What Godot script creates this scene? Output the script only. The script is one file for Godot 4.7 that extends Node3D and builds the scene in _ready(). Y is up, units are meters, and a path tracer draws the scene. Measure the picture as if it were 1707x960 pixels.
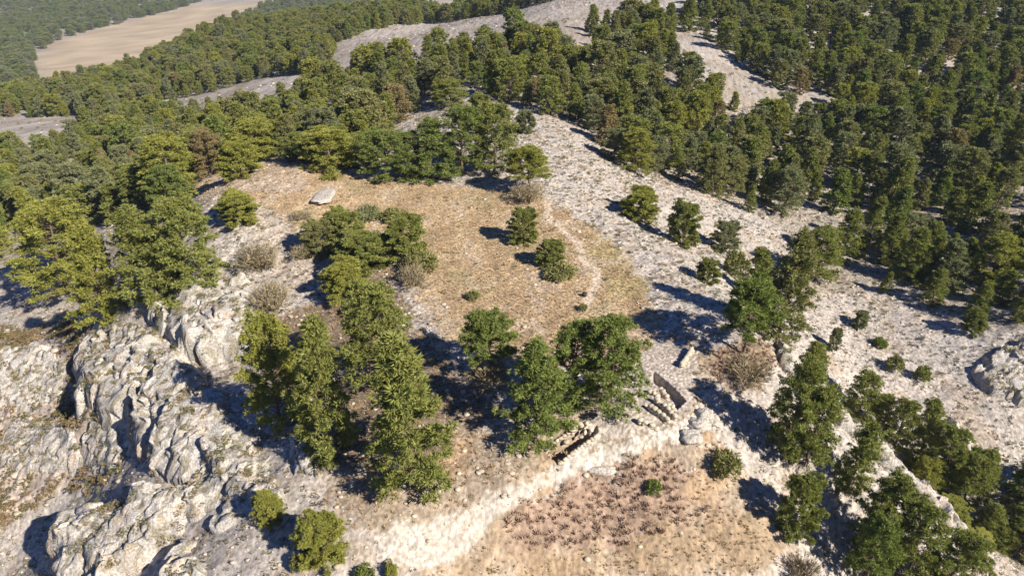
extends Node3D
# A dry limestone hilltop seen from the air: pine woods, a grass clearing, a small excavation and craggy spurs.

# surveyed ground points: x, z, weight of each in the thin-plate surface of ground()
const KNOTS = [
	-0.0, -27.2, -47.95, 9.0, -28.0, 14.57, 16.8, -28.8, 9.69, -8.7, -26.2, -1.58, -18.0, -27.2, 14.85, -27.9, -30.3, -20.45, -39.6, -37.0, -48.95, -7.6, -28.4, 17.93,
	-3.3, -28.2, -18.54, -0.1, -29.9, 121.39, 4.1, -32.4, 146.62, 8.0, -33.6, 75.56, 12.0, -35.4, 74.78, 5.6, -31.1, -117.00, 10.2, -31.3, -44.22, 14.6, -31.8, -14.59,
	1.7, -28.6, -46.96, 9.5, -37.5, -48.25, 3.0, -33.6, -66.16, 6.4, -40.4, -1.23, -2.1, -34.6, -30.71, -5.7, -30.9, 10.08, -11.1, -32.0, -19.39, -14.0, -31.0, 44.08,
	-14.7, -29.3, -26.11, 1.4, -51.3, -0.36, -4.9, -53.0, -2.19, 8.1, -56.5, -0.70, 10.2, -48.3, -6.99, 12.3, -43.6, -13.07, -9.0, -61.0, 3.20, -0.2, -64.1, -5.28,
	-3.5, -71.8, -2.04, 4.9, -68.2, 4.73, -15.2, -63.1, -3.57, -16.4, -57.1, -2.45, -11.0, -51.3, 4.79, -11.5, -42.2, -1.86, -25.5, -75.9, 14.47, -27.6, -71.5, -13.31,
	-19.9, -74.7, -2.06, -11.8, -74.8, 0.96, -29.1, -66.1, 11.12, -34.7, -74.1, 32.52, -23.0, -63.4, -10.87, -24.4, -57.9, 6.90, -30.7, -56.0, -35.37, -36.7, -55.8, 99.65,
	-47.0, -67.4, 12.36, -53.0, -70.8, -71.74, -58.9, -74.5, 5.72, -66.1, -81.5, -15.46, -47.0, -55.9, -25.65, -50.8, -58.7, 14.81, -40.8, -51.8, -138.36, -42.8, -48.2, 33.55,
	-42.3, -42.8, 47.14, -37.3, -42.3, -116.08, -39.1, -39.1, 30.35, -34.0, -35.5, 1.38, -33.5, -47.6, 114.55, -24.8, -40.0, 35.28, -19.1, -36.7, -5.15, -23.8, -43.7, -1.30,
	-20.7, -33.6, -19.88, -25.6, -33.7, -11.10, -28.6, -33.4, 52.49, -23.9, -46.7, -40.81, 10.0, -73.9, 0.63, 16.0, -67.9, -3.42, 19.2, -59.2, 13.18, 19.3, -49.6, 6.66,
	21.0, -44.0, 54.16, 18.3, -41.5, 35.07, 8.2, -85.3, 7.57, 4.0, -98.4, 2.80, -7.3, -116.1, 1.65, 0.6, -104.9, -1.50, -11.2, -104.5, 4.15, 16.6, -93.4, -9.24,
	14.9, -108.6, 0.19, 28.5, -88.8, 5.07, 34.5, -83.4, 7.18, 35.6, -74.5, -7.16, 34.5, -65.7, -6.63, 40.3, -66.5, 3.08, 39.7, -58.0, 1.36, 43.7, -53.7, -31.56,
	50.2, -55.9, 41.56, 46.8, -48.8, 38.15, 40.9, -47.3, 0.00, 33.6, -58.3, -11.16, 21.7, -33.6, 23.35, 23.2, -31.6, -123.02, 17.5, -31.4, 39.26, 20.2, -36.6, 41.14,
	15.3, -36.4, -47.30, 19.7, -39.3, -67.80, 29.0, -110.4, 2.17, 42.2, -103.3, -9.38, 43.9, -83.9, -3.28, 46.3, -71.9, -0.48, 50.3, -60.9, -13.83, 59.7, -76.4, 1.98,
	63.3, -107.2, -4.14, 78.0, -107.2, 5.11, 65.0, -137.2, -6.35, 91.1, -140.8, -3.50, 41.4, -140.8, 10.32, 28.0, -147.8, -2.39, 66.2, -180.1, -1.80, 98.9, -185.7, -2.71,
	131.9, -191.3, -18.49, 39.5, -197.6, 1.97, 94.3, -214.2, 14.25, 149.3, -221.6, 7.81, 19.1, -170.7, -8.17, 14.2, -181.3, 10.19, -0.6, -197.6, 12.33, -25.1, -200.8, 18.51,
	-34.8, -165.3, 7.03, -24.5, -171.6, -9.62, -4.5, -162.0, -6.28, 5.4, -138.3, -2.94, -20.8, -119.4, 3.30, -27.0, -105.2, -5.91, -19.7, -86.8, -18.66, -34.1, -110.3, -11.90,
	-49.5, -143.3, -1.85, -72.9, -170.6, 15.60, -36.7, -96.0, 16.04, -49.5, -100.0, 1.13, -69.3, -144.4, -6.57, -62.5, -106.0, 4.29, -76.1, -111.4, -8.20, -82.7, -108.4, 9.12,
	-72.3, -91.8, -10.99, -57.8, -85.0, 25.07, -98.4, -149.3, -0.60, -124.7, -178.0, 15.81, -102.4, -183.1, -18.83, -131.4, -221.1, -24.00, -158.1, -230.0, 5.65, -54.1, -183.5, -6.77,
	-88.9, -237.0, -8.94, -101.7, -219.3, 7.39, -67.3, -246.7, -9.70, -151.1, -303.8, -96.20, -177.6, -281.3, 17.14, -144.6, -340.7, 213.32, -110.4, -339.7, -26.23, -55.9, -273.0, 21.05,
	-398.5, -604.4, -75.99, -384.9, -664.0, 34.84, -375.9, -839.4, 11.50, -446.1, -722.9, -5.53, -373.8, -886.2, -21.37, -412.3, -587.0, 58.49, -0.7, -246.3, -12.32, -31.8, -257.0, -16.69,
	-226.0, -339.9, 169.49, -203.0, -375.5, -294.70, -180.7, -425.8, 32.89, -662.9, -961.9, -30.52, -477.6, -1073.1, 14.00, -0.6, -1395.1, -42.01, 957.5, -1395.1, -6.44, 192.7, -536.6, -3.06,
	343.7, -536.6, 12.30, -0.2, -536.6, 16.72, -845.9, -1609.7, 9.97, -1178.4, -1717.0, 7.00, 30.9, -44.7, -65.26, 33.4, -41.7, -12.62, 36.1, -38.8, -67.23, 42.6, -40.4, 71.38,
	39.0, -36.9, -37.23, -71.4, -61.1, 31.45, -57.1, -41.1, 6.56, 71.0, -61.1, 6.55, 56.8, -41.1, -37.81, 148.4, -148.0, 3.61, 22.3, -41.5, -47.66, 23.5, -40.2, 96.69,
	24.3, -38.9, -64.91, 25.8, -37.6, 62.94, 27.0, -36.4, -25.44, 28.2, -35.2, 65.76, 29.4, -34.1, -11.08, 30.3, -33.0, 57.23, 31.3, -31.9, 11.98, 0.0, -8.0, -5.36,
	45.0, 0.0, 2.13, -45.0, 0.0, 0.63, 0.0, 40.0, 2.87, 150.0, 60.0, 3.53, -150.0, 60.0, 2.78, 0.0, 600.0, -2.68, 1500.0, 0.0, -1.62, -1500.0, 0.0, -2.28,
	0.0, -2500.0, 23.50,
]
const PLANE = [104.5748, -7.8661, -10.7173]
# ground cover outlines, x and z in metres
const COVERS = {
	"clearing": [-39.2, -82.4, -33.7, -87.1, -28.9, -86.7, -22.6, -80.4, -16.9, -76.6, -10.6, -75.3, -1.6, -73.1, 3.4, -70.5, 6.1, -66.7, 9.2, -61.4, 11.7, -51.4, 11.7, -45.7, 10.4, -43.5, 8.0, -39.8, 2.0, -41.0, -4.3, -44.3, -6.9, -47.6, -8.6, -53.0, -12.2, -59.2, -17.8, -64.2, -24.9, -63.7, -29.4, -66.6],
	"yellow_grass": [7.8, -62.4, 9.5, -61.0, 11.9, -50.9, 11.3, -49.1, 8.0, -50.4, 7.3, -53.7, 6.7, -56.8],
	"yellow_slope": [-5.3, -26.2, -3.3, -27.7, -0.1, -28.9, 5.4, -29.6, 10.3, -30.0, 14.4, -31.2, 17.4, -30.2, 17.6, -27.8, -5.2, -25.6],
	"brush": [-0.7, -28.9, 0.2, -29.7, 2.8, -30.8, 5.6, -32.1, 7.9, -32.8, 10.1, -33.4, 11.2, -32.4, 13.2, -31.4, 12.2, -30.1, 8.4, -29.2, 3.9, -28.4, -0.1, -27.7],
	"soil": [-12.2, -33.4, -9.4, -31.3, -6.0, -30.7, -3.8, -36.4, -0.1, -33.8, 3.5, -36.4, 8.5, -39.9, 11.2, -45.8, 14.9, -43.2, 14.1, -39.7, 12.2, -35.3, 14.7, -33.0, 15.5, -31.1, 10.7, -30.3, 11.2, -32.7, 7.6, -33.0, 3.3, -31.7, -0.9, -29.6, -4.8, -28.7, -8.2, -28.2, -10.9, -29.1],
	"trampled": [8.0, -39.8, 11.0, -44.3, 13.9, -42.6, 12.0, -36.2, 8.0, -33.8, 5.7, -33.8, 4.1, -33.9, 6.7, -36.4],
	"track": [-8.8, -28.1, -5.8, -28.7, -3.0, -29.4, -0.1, -30.5, 2.9, -32.1, 5.0, -33.0, 7.2, -33.6, 9.3, -34.3, 11.9, -35.6, 12.8, -36.1, 11.9, -34.3, 8.7, -33.3, 5.6, -32.3, 2.9, -31.4, 0.2, -29.8, -1.0, -29.1, -2.2, -27.7, -4.6, -26.5, -6.7, -26.4],
	"pale_streak": [2.9, -32.0, 4.5, -33.3, 6.2, -34.7, 6.6, -34.5, 5.0, -32.9, 3.6, -32.0],
	"knoll_rock": [-42.9, -86.9, -35.7, -88.1, -30.6, -89.7, -23.7, -79.1, -23.1, -71.5, -19.8, -69.7, -27.6, -71.4, -30.6, -70.2, -35.5, -73.8],
	"knoll_front": [-31.1, -67.8, -27.3, -67.8, -22.5, -66.0, -22.2, -62.2, -17.8, -58.5, -18.2, -55.0, -21.0, -55.2, -24.2, -61.2],
	"left_scrub": [-71.8, -78.9, -41.6, -57.8, -42.9, -55.2, -32.8, -44.2, -29.2, -38.8, -38.3, -42.8, -42.8, -40.8, -46.1, -41.1],
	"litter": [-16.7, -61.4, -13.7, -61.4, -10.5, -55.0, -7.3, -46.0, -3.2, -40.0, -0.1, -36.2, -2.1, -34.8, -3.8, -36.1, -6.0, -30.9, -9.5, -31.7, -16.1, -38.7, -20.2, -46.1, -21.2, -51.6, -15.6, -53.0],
	"brown_patch": [14.7, -42.6, 18.7, -43.6, 19.6, -41.7, 16.7, -39.2, 14.6, -39.8],
	"field": [-378.0, -565.0, -300.0, -440.0, -300.0, -540.0, -345.0, -1500.0, -400.0, -1500.0, -430.9, -971.2, -453.6, -886.8, -465.9, -814.5, -468.5, -755.2, -454.1, -681.1],
}
const FORESTS = {
	"hillside": [18.6, -172.8, 35.4, -175.2, 83.4, -240.6, 173.5, -240.8, 52.8, -55.4, 46.9, -57.0, 44.7, -61.4, 43.0, -65.7, 32.9, -65.8, 35.3, -77.5, 30.1, -82.7, 20.5, -87.3, 16.3, -86.6, 12.0, -84.9, 11.6, -100.4, 16.2, -130.4],
	"saddle_wood": [-23.4, -92.9, -25.1, -116.6, -20.0, -145.9, -11.2, -163.0, 6.0, -156.1, 13.2, -134.7, 11.3, -101.7, 6.9, -103.4, 2.5, -107.3, -5.4, -118.6, -11.5, -125.1, -11.4, -115.3, -15.6, -110.6, -19.0, -101.6, -19.8, -87.4],
	"left_edge": [-112.6, -137.9, -79.3, -119.9, -65.1, -97.1, -73.0, -98.5, -68.3, -87.6, -79.4, -90.3],
	"left_wood": [-128.1, -159.7, -108.1, -159.8, -106.2, -189.4, -73.3, -163.3, -61.1, -165.7, -47.6, -159.1, -38.5, -155.7, -28.8, -161.9, -21.4, -147.0, -25.3, -114.9, -21.3, -82.3, -30.3, -88.7, -42.1, -89.2, -40.7, -77.8, -52.7, -86.8, -90.1, -106.1],
	"ridge_wood": [-169.1, -216.3, -406.7, -528.7, -360.4, -563.4, -140.2, -309.3, -371.4, -979.3, 20.8, -243.7, -36.3, -292.8, -58.7, -244.6, -51.4, -194.2, -66.6, -197.2, -91.1, -206.1, -108.5, -194.0],
}
const GLADES = {
	"a": [34.9, -165.1, 43.3, -168.5, 46.5, -148.8, 51.4, -133.7, 62.4, -134.2, 56.1, -120.4, 43.8, -115.9, 37.7, -125.6, 31.3, -132.9],
	"b": [30.4, -82.4, 38.0, -84.2, 52.5, -90.5, 50.0, -81.8, 41.1, -77.5, 34.5, -74.0, 29.3, -77.0],
	"c": [62.6, -88.7, 69.8, -86.9, 63.2, -77.9, 57.5, -77.2],
	"d": [18.6, -172.8, 22.6, -164.7, 23.3, -145.0, 18.0, -147.4],
	"e": [-169.1, -216.3, -139.6, -205.5, -113.4, -167.3, -100.9, -148.0, -121.8, -150.8],
	"f": [-96.8, -139.1, -88.6, -136.1, -68.7, -103.4, -75.9, -105.8],
	"g": [-45.1, -171.5, -39.9, -228.4, -17.6, -231.8, 16.6, -192.4, 14.9, -170.4, -7.9, -179.6, -24.7, -152.7],
	"h": [-90.8, -196.8, -79.9, -210.4, -62.8, -201.6, -52.0, -180.6, -42.8, -151.1, -52.4, -143.8, -69.0, -152.6],
	"i": [50.0, -129.2, 63.6, -128.5, 54.7, -116.8, 49.7, -120.9],
}
const RIB = [20.1, -43.2, 22.3, -41.5, 23.5, -40.2, 24.3, -38.9, 25.8, -37.6, 27.0, -36.4, 28.2, -35.2, 29.4, -34.1, 30.3, -33.0, 31.3, -31.9]
const FOOTPATH = [3.8, -69.4, 3.7, -64.9, 5.1, -62.9, 6.3, -60.0, 6.4, -56.8, 7.7, -54.5, 7.1, -51.8, 5.9, -48.1]
const TRENCH = [2.1, -33.0, 4.6, -34.6, 5.3, -34.0, 2.8, -32.2]
const PIT = [10.2, -40.4, 11.2, -38.8, 11.9, -37.1, 10.8, -35.8, 10.1, -36.7, 10.2, -37.9, 9.9, -39.3]
const NICHE = [5.0, -34.5, 5.5, -34.7, 5.6, -34.2, 5.1, -33.9]
const DIG = [1.0, 14.4, -42.8, -31.8]
# x, z, height, crown width, shape, tint, label
const PINES = [
	[-6.1, -31.1, 11.4, 5.1, "cone", 0, "tall bright green pine directly left of the bare slope, biggest of the lower group"],
	[-9.8, -40.2, 9.0, 4.6, "oval", 0, "rounded pine with dry lower branches at the left edge of the dry grass clearing"],
	[-11.7, -33.4, 11.4, 3.9, "cone", 0, "pointed pine standing between the white boulder and the biggest lower pine"],
	[-16.2, -37.8, 9.2, 3.8, "oval", 1, "ragged yellow-green pine whose crown touches the right side of the white boulder"],
	[-1.8, -40.6, 5.4, 3.3, "umbrella", 2, "small dome-topped pine on the lower clearing, dry grey branches below its crown"],
	[1.5, -33.9, 7.8, 3.9, "cone", 2, "conical pine immediately above the lower end of the dug trench"],
	[4.1, -36.4, 6.5, 3.4, "oval", 2, "dark pine between the conical pine over the trench and its broad neighbour"],
	[6.3, -35.8, 7.3, 3.7, "oval", 2, "broad dark pine overhanging the ground between the trench and the low walls"],
	[17.0, -42.2, 6.5, 3.6, "umbrella", 2, "flat-bottomed dark pine with dry undergrowth above the low walls"],
	[19.8, -46.5, 4.2, 2.7, "oval", 4, "greyish pine leaning against the right of the flat-bottomed dark pine"],
	[21.0, -45.0, 10.0, 3.8, "cone", 3, "tall greyish olive pine at the top of the gully behind the flat-bottomed dark pine"],
	[23.1, -56.2, 6.1, 2.8, "slender", 0, "narrow pine just left of the tall greyish olive pine"],
	[18.3, -34.8, 8.1, 3.1, "oval", 0, "tall pine at the upper end of the pale rib, shading the path end"],
	[19.8, -34.3, 6.7, 2.9, "oval", 0, "pine on the near side of the rib, just right of the tall shading one"],
	[25.7, -47.6, 3.6, 2.2, "slender", 0, "small pine on the far side of the rib beside its upper end"],
	[17.7, -30.1, 4.4, 2.4, "round", 0, "small rounded pine alone at the edge of the brown grass slope"],
	[22.8, -33.9, 6.1, 2.5, "slender", 0, "narrow upright pine against the middle of the pale rib"],
	[23.7, -30.6, 7.3, 3.0, "oval", 0, "bushy pine on the near foot of the rib, lower right"],
	[25.0, -29.1, 7.5, 3.1, "oval", 0, "bushy pine hugging the lower rib, right of its bushy neighbour"],
	[21.9, -28.4, 6.6, 2.6, "oval", 2, "dark half-shaded pine below the bushy pines of the lower rib"],
	[27.5, -28.5, 5.9, 3.0, "oval", 0, "pine cut by the lower picture edge beside the end of the rib"],
	[30.7, -47.6, 4.9, 2.7, "oval", 0, "first pine of the row behind the rib, counted downhill"],
	[32.2, -46.9, 4.8, 2.4, "slender", 0, "second pine of the row behind the rib, counted downhill"],
	[33.2, -45.4, 5.9, 2.6, "oval", 0, "third pine of the row behind the rib, counted downhill"],
	[35.0, -44.6, 7.1, 2.6, "slender", 0, "fourth and tallest pine of the row behind the rib"],
	[36.2, -42.8, 6.3, 3.1, "oval", 0, "fifth pine of the row behind the rib, next to a grey rock face"],
	[34.3, -42.0, 3.6, 2.3, "oval", 1, "yellowish pine in front of the fifth pine behind the rib"],
	[37.5, -41.1, 5.2, 2.8, "oval", 0, "sixth pine of the row behind the rib, counted downhill"],
	[39.4, -42.6, 4.1, 3.0, "cone", 0, "seventh pine of the row, just below the grey rock face"],
	[33.9, -37.9, 2.1, 2.2, "oval", 1, "low yellowish pine tucked close behind the lower rib"],
	[36.7, -37.1, 4.4, 2.7, "cone", 0, "pine near the bottom of the row behind the rib"],
	[39.8, -38.7, 5.2, 2.4, "slender", 3, "olive narrow pine in the lower right group"],
	[43.3, -41.1, 3.9, 3.9, "oval", 2, "dark broad pine at the right picture edge above the lower group"],
	[39.2, -36.7, 5.4, 3.0, "oval", 0, "pine in the lower right corner group with a bare leaning stem"],
	[40.9, -36.4, 4.2, 2.8, "oval", 0, "pine in the extreme lower right corner"],
	[34.3, -35.1, 0.5, 2.4, "oval", 1, "yellow-green pine at the foot of the rib, far side"],
	[-56.5, -77.0, 12.0, 8.7, "oval", 1, "yellow-green leaning pine on the cliff edge, leftmost of the big upper-left three"],
	[-39.0, -56.7, 11.5, 4.7, "cone", 1, "narrow pine with layered branches hanging over the dark cliff"],
	[-33.4, -55.6, 10.7, 5.6, "cone", 0, "big layered pine right above the white boulder, left half of the pair"],
	[-29.7, -56.0, 10.0, 5.9, "oval", 0, "big layered pine right above the white boulder, right half of the pair"],
	[-44.4, -85.4, 8.5, 7.0, "oval", 1, "yellow-green pine left of the bare pale knoll"],
	[-40.9, -89.3, 6.6, 4.1, "oval", 5, "brownish thinning pine among green ones left of the pale knoll"],
	[-31.5, -76.7, 4.2, 4.0, "round", 1, "small rounded pine at the foot of the pale knoll's rear"],
	[-34.2, -90.3, 5.6, 6.9, "oval", 1, "bright pine behind the pale knoll"],
	[-50.4, -87.7, 6.0, 4.9, "oval", 0, "pine above the yellow-green leaning pine of the cliff edge"],
	[-21.8, -78.4, 5.3, 6.4, "oval", 1, "wide bright pine behind the right end of the pale knoll"],
	[-26.6, -84.0, 3.8, 4.4, "oval", 0, "pine behind the summit of the pale knoll"],
	[-19.1, -84.6, 4.2, 4.2, "round", 0, "small pine between the knoll and the dark clump behind the clearing"],
	[-14.6, -77.1, 6.1, 5.3, "oval", 2, "leftmost dark pine of the clump along the rear edge of the clearing"],
	[-9.7, -76.8, 7.5, 5.6, "cone", 2, "second dark pine of the clump along the rear edge of the clearing"],
	[-5.7, -77.1, 8.3, 4.9, "oval", 2, "third pine of the clump along the rear edge of the clearing, tallest"],
	[-1.9, -78.0, 8.3, 5.2, "oval", 0, "rightmost green pine of the clump along the rear edge of the clearing"],
	[-12.1, -77.7, 5.7, 3.9, "oval", 2, "pine squeezed between the first two of the clearing's rear clump"],
	[1.8, -71.6, 5.5, 3.8, "umbrella", 1, "small flat-topped pine over brown dry branches at the head of the footpath"],
	[-4.7, -101.0, 3.5, 3.7, "round", 0, "small pine on the bare stony saddle behind the clump"],
	[1.8, -92.8, 3.1, 2.6, "round", 4, "tiny grey-green pine at the top of the scree"],
	[-10.0, -110.7, 4.5, 4.9, "oval", 0, "pine at the left end of the wood above the stony saddle"],
]
const BUSHES = [
	[-28.1, -65.4, 2.9, 4.4, "round", 1, "bright green bush on the left slope of the pale knoll"],
	[-16.5, -61.2, 3.6, 4.2, "round", 0, "green bush left of centre at the upper edge of the shady hollow"],
	[-18.6, -59.9, 3.3, 3.2, "round", 3, "olive bush at the left end of the shady hollow"],
	[-13.9, -56.8, 3.6, 4.5, "round", 0, "big green bush along the right side of the shady hollow"],
	[-10.1, -58.6, 4.1, 4.2, "round", 0, "green bush on the left part of the clearing above a dry tangle"],
	[-14.7, -53.2, 3.2, 4.0, "round", 1, "yellow-green twin-topped bush at the lower end of the shady hollow"],
	[-15.1, -66.6, 1.5, 3.6, "low", 4, "low grey-green bush at the upper left of the clearing"],
	[-12.3, -66.1, 1.6, 3.0, "low", 3, "low olive bush beside the grey-green one at the upper clearing"],
	[1.1, -60.6, 3.4, 2.6, "round", 0, "upright green bush alone in the upper middle of the clearing"],
	[3.5, -55.9, 2.4, 2.4, "round", 0, "small green bush beside the footpath, below the upright one"],
	[4.3, -53.9, 1.3, 3.3, "low", 3, "low olive scrub just under the small bush beside the footpath"],
	[13.9, -69.1, 3.3, 4.3, "round", 1, "wide green bush on the scree right of the clearing"],
	[17.5, -64.1, 4.5, 3.2, "round", 0, "tall green bush on the scree, right of the wide one"],
	[17.5, -54.2, 2.2, 2.0, "round", 0, "small bush on the pale rim of the scree above the flat-bottomed pine"],
	[23.5, -68.8, 3.4, 2.9, "round", 4, "grey-green bush on the scree between tall bush and the gully"],
	[22.4, -61.1, 3.4, 2.9, "low", 3, "olive scrub spilling over the scree rim into the gully"],
	[35.7, -59.8, 1.9, 1.6, "round", 4, "small bush on the upper right scree fan"],
	[45.6, -57.4, 2.3, 2.1, "round", 0, "bush near the right edge of the upper scree fan, below the pine belt"],
	[36.6, -56.9, 1.4, 1.6, "low", 2, "dark dot-like bush high on the right scree fan"],
	[36.5, -53.6, 2.0, 1.8, "low", 3, "olive bush in the middle of the right scree fan"],
	[38.7, -52.6, 2.0, 1.6, "low", 0, "bush right of the olive one on the scree fan"],
	[30.6, -54.5, 2.4, 1.1, "round", 4, "small grey bush low on the scree fan, next to the rib top"],
	[39.3, -47.1, 1.4, 1.5, "low", 3, "olive bush above the grey rock face"],
	[40.2, -45.0, 1.5, 1.3, "low", 2, "dark bush at the right foot of the grey rock face"],
	[28.3, -52.2, 1.3, 1.3, "low", 3, "bush close beside the small pine at the rib's far side"],
	[-14.8, -29.7, 1.9, 1.9, "round", 1, "yellow-green bush on the rocky spur, lower left"],
	[-10.8, -26.8, 3.4, 2.5, "round", 1, "round yellow-green bush at the lower end of the white track"],
	[-12.2, -26.6, 1.5, 1.2, "low", 3, "small olive bush at the left foot of the round yellow-green bush"],
	[13.6, -32.6, 2.1, 2.2, "low", 3, "olive bush at the edge of the deep shade, right of the brown slope"],
	[8.8, -31.2, 1.2, 1.2, "low", 2, "small dark bush on the reddish-brown slope below the track"],
	[-6.8, -25.8, 1.5, 0.9, "low", 1, "small bush at the bottom edge below the track"],
	[-8.3, -25.8, 1.1, 1.3, "low", 2, "dark low bush at the bottom edge left of the small one"],
	[-27.8, -30.8, 1.9, 1.3, "low", 0, "green tuft on top of the tall slab rock"],
	[-8.4, -55.9, 2.3, 3.8, "low", 3, "thin olive scrub at the left rim of the clearing"],
	[-3.3, -50.9, 1.1, 1.3, "low", 3, "tiny brown-green shrub in the clearing above the dome-topped pine"],
	[7.9, -46.6, 0.9, 1.1, "low", 2, "dark round shrub between the clearing and the scree, above the broad pine"],
	[5.8, -48.1, 0.8, 0.9, "low", 3, "small dry shrub near the lower end of the footpath"],
	[34.6, -125.7, 2.0, 4.3, "low", 3, "shrub at the edge of the pale streak on the far hillside"],
]
const THICKETS = [
	[-21.3, -52.6, 3.6, 4.2, "dry", 0, "grey leafless-looking thicket between the white boulder and the shady hollow"],
	[-24.0, -58.3, 3.5, 4.7, "dry", 0, "brown and grey dry thicket above the white boulder"],
	[-20.0, -59.4, 2.4, 2.8, "dry", 0, "thin dry shrub on pale soil left of the shady hollow"],
	[-8.7, -53.4, 3.2, 3.1, "dry", 0, "dry tangle below the green bush on the left of the clearing"],
	[-1.8, -39.9, 2.5, 3.9, "dry", 0, "tangle of dry branches under the dome-topped pine"],
	[17.1, -40.2, 2.3, 4.1, "dry", 0, "large brown dry thicket under the flat-bottomed dark pine"],
	[1.7, -69.7, 2.9, 4.2, "dry", 0, "rust-brown dry thicket at the head of the footpath"],
	[17.6, -27.7, 2.6, 2.4, "dry", 0, "pale bare branches lying at the lower edge of the brown slope"],
	[-21.8, -65.9, 1.4, 2.5, "dry", 0, "small dry shrub on the right shoulder of the pale knoll"],
]
# kind, height, label, outline
const ROCKS = [
	["boulder", 1.2, "big cracked white boulder below the layered pines", [-33.2, -54.2, -30.7, -56.4, -27.0, -57.5, -23.6, -55.3, -22.1, -50.6, -22.2, -48.1, -26.0, -47.5, -27.8, -48.3, -30.8, -51.0]],
	["outcrop", 1.0, "rounded grey limestone dome left of the white boulder", [-42.9, -55.8, -40.7, -56.5, -37.2, -55.2, -31.9, -51.7, -29.1, -48.1, -30.0, -46.6, -30.0, -44.5, -33.2, -44.3, -38.0, -47.6]],
	["outcrop", 1.0, "long craggy limestone spur running down from the white boulder", [-29.7, -46.3, -28.4, -48.6, -25.3, -45.2, -21.1, -40.4, -17.7, -36.6, -14.9, -32.6, -14.3, -30.9, -17.2, -31.5, -21.3, -34.5, -25.4, -35.6, -30.6, -42.7, -30.7, -44.9]],
	["outcrop", 2.1, "tall pale slab rock with a dark cliff on its left, lower left", [-31.2, -31.4, -33.6, -34.2, -30.1, -35.6, -27.0, -35.2, -21.8, -33.1, -20.3, -30.7, -22.9, -30.1, -25.2, -29.7, -25.6, -28.3, -29.6, -29.3]],
	["outcrop", 1.3, "short rock block right of the tall slab at the bottom edge", [-21.2, -27.1, -22.3, -30.0, -21.1, -30.7, -19.0, -29.4, -17.5, -26.0]],
	["outcrop", 0.9, "narrow rock wedge beside the foot of the pointed pine", [-15.8, -36.5, -14.3, -35.8, -13.1, -34.2, -11.5, -31.8, -12.4, -31.6, -14.3, -33.8]],
	["outcrop", 0.9, "smooth grey rock face on the right scree behind the rib", [37.0, -47.0, 39.0, -47.3, 40.3, -45.8, 40.1, -44.5, 37.8, -44.9]],
	["boulder", 1.3, "small white rock standing alone at the far left", [-76.8, -97.0, -78.4, -100.6, -76.4, -99.9, -73.0, -95.1, -74.0, -94.7]],
	["boulder", 0.4, "single pale rock on the right shoulder of the knoll", [-21.1, -69.3, -21.2, -71.8, -20.3, -71.8, -19.3, -69.2, -20.0, -68.3]],
	["outcrop", 0.5, "broad grey rock rib at the right edge of the scree fan", [43.3, -52.9, 46.6, -54.2, 50.2, -54.9, 49.5, -51.3, 46.1, -48.6, 43.6, -50.1]],
	["outcrop", 0.3, "weathered pinkish rock bench at the far left below the big leaning pine", [-55.4, -60.5, -49.8, -60.0, -44.2, -56.0, -44.0, -53.3, -48.7, -53.2, -52.5, -54.8]],
	["outcrop", 0.3, "weathered pinkish rock bench left of the long craggy spur", [-49.5, -51.4, -46.2, -52.5, -38.3, -46.3, -36.8, -44.0, -40.8, -44.0, -45.8, -45.8]],
	["outcrop", 0.3, "broken rock ledge in the gully beside the long craggy spur", [-36.5, -45.9, -33.2, -44.6, -31.1, -42.0, -31.2, -40.3, -34.8, -42.3, -37.0, -44.7]],
	["outcrop", 0.8, "lower shoulder of broken limestone joining the craggy spur to the tall slab", [-26.6, -35.5, -21.5, -34.8, -17.2, -31.8, -15.7, -29.7, -19.1, -30.2, -21.5, -31.4, -23.0, -31.0, -26.2, -32.3, -27.1, -34.4]],
	["outcrop", 0.4, "pale rock strip at the lower left edge of the clearing", [-7.2, -46.9, -5.8, -45.6, -4.7, -44.2, -5.3, -43.7, -6.3, -44.7]],
	["boulder", 0.5, "rounded pale boulder at the right end of the track", [11.0, -34.0, 11.7, -34.6, 12.2, -34.4, 11.9, -33.8, 11.2, -33.6]],
	["boulder", 0.5, "pale boulder above the one at the track's right end", [11.8, -35.1, 12.7, -35.6, 13.0, -35.2, 12.2, -34.6, 11.7, -34.6]],
	["boulder", 0.6, "topmost pale boulder between the low walls and the shade", [12.3, -35.8, 13.0, -36.3, 13.3, -35.9, 12.7, -35.4]],
	["boulder", 0.3, "flat pale block on the lower edge of the track", [4.6, -31.9, 5.6, -32.4, 6.4, -32.3, 5.5, -31.8]],
]
# ends, height, label
const WALLS = [
	[9.07, -36.17, 10.09, -35.04, 0.65, "first low stone wall stub left of the sunken floor"],
	[9.62, -36.94, 10.65, -35.26, 0.65, "longest low stone wall stub, in the middle of the dig"],
	[10.30, -36.24, 10.66, -35.96, 0.5, "short stone wall stub just above the longest one"],
	[10.40, -38.93, 10.77, -38.21, 0.6, "low stone wall stub inside the upper corner of the sunken floor"],
	[9.37, -37.87, 9.88, -37.49, 0.35, "crumbled stone wall stub at the left edge of the dig"],
	[8.14, -34.84, 8.51, -34.60, 0.5, "squat heap-like wall end nearest the broad pine"],
	[8.83, -34.64, 9.29, -34.53, 0.35, "lowest stone wall stub above the track"],
	[12.19, -40.58, 13.34, -42.35, 0.45, "thin straight stone wall line climbing from the dig to the thicket"],
]
const LEAF_TINTS = [Color(0.24, 0.26, 0.08), Color(0.295, 0.3, 0.075), Color(0.205, 0.25, 0.075), Color(0.255, 0.255, 0.11), Color(0.235, 0.25, 0.135), Color(0.3, 0.24, 0.13)]

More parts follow.
